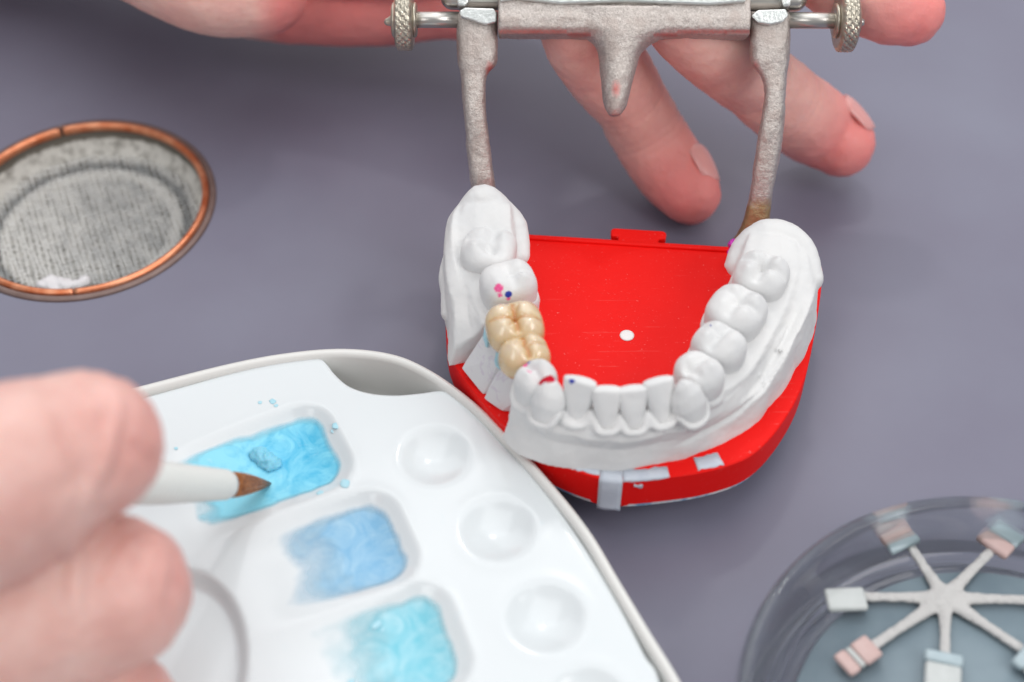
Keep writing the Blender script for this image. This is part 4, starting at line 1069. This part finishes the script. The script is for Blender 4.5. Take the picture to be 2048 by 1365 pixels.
def paint(i, name, mat, label, reach, fade, thick=.14):
    w = WELLS[i]; g = .6
    U, Vv = np.meshgrid(np.arange(-w['hl'] - 4, w['hl'] + 3, g), np.arange(-w['hw'] - 2.5, w['hw'] + 2.5, g))
    u, v = U.ravel(), Vv.ravel(); x = w['c'][0] + u * w['e'][0] + v * w['f'][0]; y = w['c'][1] + u * w['e'][1] + v * w['f'][1]
    rc = 5.0; qx = np.abs(u) - w['hl'] + rc; qy = np.abs(v) - w['hw'] + rc
    sd = np.hypot(np.maximum(qx, 0), np.maximum(qy, 0)) + np.minimum(np.maximum(qx, qy), 0) - rc
    nz = np.array([fbm((a, b, i * 9.), 5.0, 3) for a, b in zip(x, y)]); n2 = np.array([fbm((a, b, 40 + i * 9.), 1.6, 3) for a, b in zip(x, y)])
    cover = sstep(.2, -2.4, sd + nz * .5) * sstep(reach - fade, reach + fade, u + nz * 3.5)
    z = height(x, y) + thick + .04 * nz * cover * sstep(-3.5, -5.5, sd)
    nu = U.shape[1]; nv = U.shape[0]
    Fs = []
    for a in range(nv - 1):
        for b in range(nu - 1):
            q = (a * nu + b, a * nu + b + 1, (a + 1) * nu + b + 1, (a + 1) * nu + b)
            if max(cover[list(q)]) > .02: Fs.append(q)
    used = sorted({k for f in Fs for k in f}); mp = {k: j for j, k in enumerate(used)}
    V = [(x[k], y[k], z[k]) for k in used]
    dep = [float(np.clip((ZR - height(x[k], y[k])) / 3.1, 0, 1)) for k in used]
    o = build(name, V, [tuple(mp[k] for k in f) for f in Fs], SP[mat], None, origin=(w['c'][0], w['c'][1], ZR), attrs=dict(cover=cover[used], depth=dep))
    if sum(p.normal.z for p in o.data.polygons) < 0: o.data.flip_normals()
    tag(o, label, 'paint', 'paints in the palette wells')
    return o
p1 = paint(0, 'paint', 'paint_cyan', 'bright cyan paint pooled in the farthest square well, under the brush tip', -9, 5)
p2 = paint(1, 'paint', 'paint_blue', 'soft periwinkle blue paint drying in the middle square well', 1, 10)
p3 = paint(2, 'paint', 'paint_teal', 'pale teal paint streaked over the nearest square well', 1, 11)
# clump of undissolved paint and a few dried specks beside the wells
parts = []
for px, py, r in ((519, 920, 1.7), (532, 929, 2.0), (547, 934, 1.7), (526, 914, 1.2), (540, 942, 1.2), (553, 930, 1.0)):
    x, y = W2(px, py, 11); z = float(height(x, y)) + .5
    parts.append(lathe([(r * math.cos(b), r * math.sin(b) * .7) for b in (-1.5, -1, -.5, 0, .5, 1, 1.5)], 14, (x, y, z)))
o = remesh('paint_clump', parts, SP['paste'], .25, 5, None, origin=(*W2(532, 928, 11), 10), disp=lambda p, n: .3 * fbm(p, .9))
tag(o, 'small lump of thick cyan paint just above the brush tip', 'paint clump')
for px, py, r, ow in ((672, 852, .7, p1), (664, 858, .35, p1), (545, 803, .55, p1), (552, 812, .35, p1), (520, 806, .3, p1), (690, 968, .8, p1), (352, 898, .35, p1), (640, 985, .5, p2), (748, 1238, .8, p3), (760, 1246, .5, p3), (700, 1358, .5, p3)):
    x, y = W2(px, py, ZR); z = float(height(x, y))
    V, Fs = lathe([(r * math.cos(b) * 1.2, r * math.sin(b) * .14) for b in (-1.5, -.7, 0, .5, 1, 1.5)], 12, (x, y, z + .06))
    V = [np.array(p) + np.array(mn.noise_vector(Vector(p) * 1.3)) * r * .5 * np.array([1, 1, .2]) for p in V]
    build('speck', V, Fs, SP['wash'], ow)
# ------------------------------------------------------------------ glass dish with the spoke wheel
DC = (80.5, -98.0); DR = 45.5
def dish():
    t = thing('glass_dish', (DC[0], DC[1], 0), 'thick clear round glass dish standing at the lower right of the bench', 'dish')
    prof = [(.05, 0.05), (DR - 6, 0.05), (DR - 3, .8), (DR - 1.4, 3), (DR - .6, 10), (DR, 17.5), (DR - .1, 18.6), (DR - 1.2, 19.4), (DR - 2.4, 19.0), (DR - 2.9, 17.4), (DR - 3.6, 13.5), (DR - 4.8, 10.6), (DR - 7, 9.0), (DR - 10, 8.4), (.05, 8.2)]
    P = crom(prof, 3); V, Fs = lathe([tuple(p) for p in P], 128, (DC[0], DC[1], 0), capped=False)
    build('bowl', V, Fs, SP['glass'], t)
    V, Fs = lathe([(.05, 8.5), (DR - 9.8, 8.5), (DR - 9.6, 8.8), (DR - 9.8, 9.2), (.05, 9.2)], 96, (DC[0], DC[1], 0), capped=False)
    build('tint_disc', V, Fs, SP['dishtint'], t)  # added disc, its blue-grey stands in for light absorbed by the glass
dish()
def wheel():
    zt = 10.2; H = W(1890, 1196, zt)
    t = thing('spoke_wheel', tuple(H), 'chalky white wheel of seven spokes tipped with little porcelain samples inside the glass dish', 'sample wheel')
    ends = [((1828, 1104), (1790, 1068), 'pb'), ((1972, 1112), (2002, 1074), 'pb2'), ((1738, 1194), (1692, 1200), 'w'), ((1752, 1288), (1716, 1312), 'p'), ((1890, 1300), (1886, 1345), 'b'), ((2040, 1296), (2080, 1330), 'b'), ((2060, 1200), (2110, 1206), 'w')]
    parts = [lathe([(.05, -.6), (2.4, -.6), (3.0, 0), (2.5, .6), (.05, .7)], 24, H, capped=False)]
    for e, c, k in ends:
        E_ = W(*e, zt); d = E_ - H
        parts.append(tube([H + d * .05, H + d * .22, H + d * .6, E_, E_ + unit(d) * 1.5], [1.9, 1.35, .95, .95, .9], 12, flat=.6, n=4))
    remesh('hub', parts, SP['sprue'], .3, 3, t, disp=lambda p, n: .13 * fbm(p, .8))
    for e, c, k in ends:
        C_ = W(*c, zt + .8); d = unit(np.array([*(C_ - H)[:2], 0])); s = np.array([-d[1], d[0], 0]); up = unit(np.array([0, 0, 1]) + d * .15)
        L = {'w': 7.0, 'p': 7.4, 'b': 7.6, 'pb': 6.6, 'pb2': 7}[k]; Wd = {'w': 4.4, 'p': 4.6, 'b': 6.4, 'pb': 6.4, 'pb2': 6.4}[k]
        spl = {'w': [('tab_white', 0, 1)], 'p': [('tab_pink', 0, .5), ('tab_white', .5, .66), ('tab_pink', .66, 1)], 'b': [('tab_blue', 0, .3), ('tab_white', .3, 1)], 'pb': [('tab_blue', 0, .34), ('tab_pink', .34, .84), ('tab_white', .84, 1)], 'pb2': [('tab_pink', 0, .45), ('tab_blue', .45, 1)]}[k]
        tab = None
        for mt, a, b in spl:
            cc = C_ + d * ((a + b) / 2 - .5) * L
            V, Fs = box(cc, d, s, up, (b - a) * L + .0, Wd * (1 if mt != 'tab_white' or k == 'w' else .94), 1.5 - (.1 if tab is not None else 0))
            o = build('sample' if tab is None else 'band', V, Fs, SP[mt], t if tab is None else tab, bevel=.55)
            if tab is None: tab = o
wheel()
print('tris', sum(len(o.data.polygons) for o in sc.objects if o.type == 'MESH'))
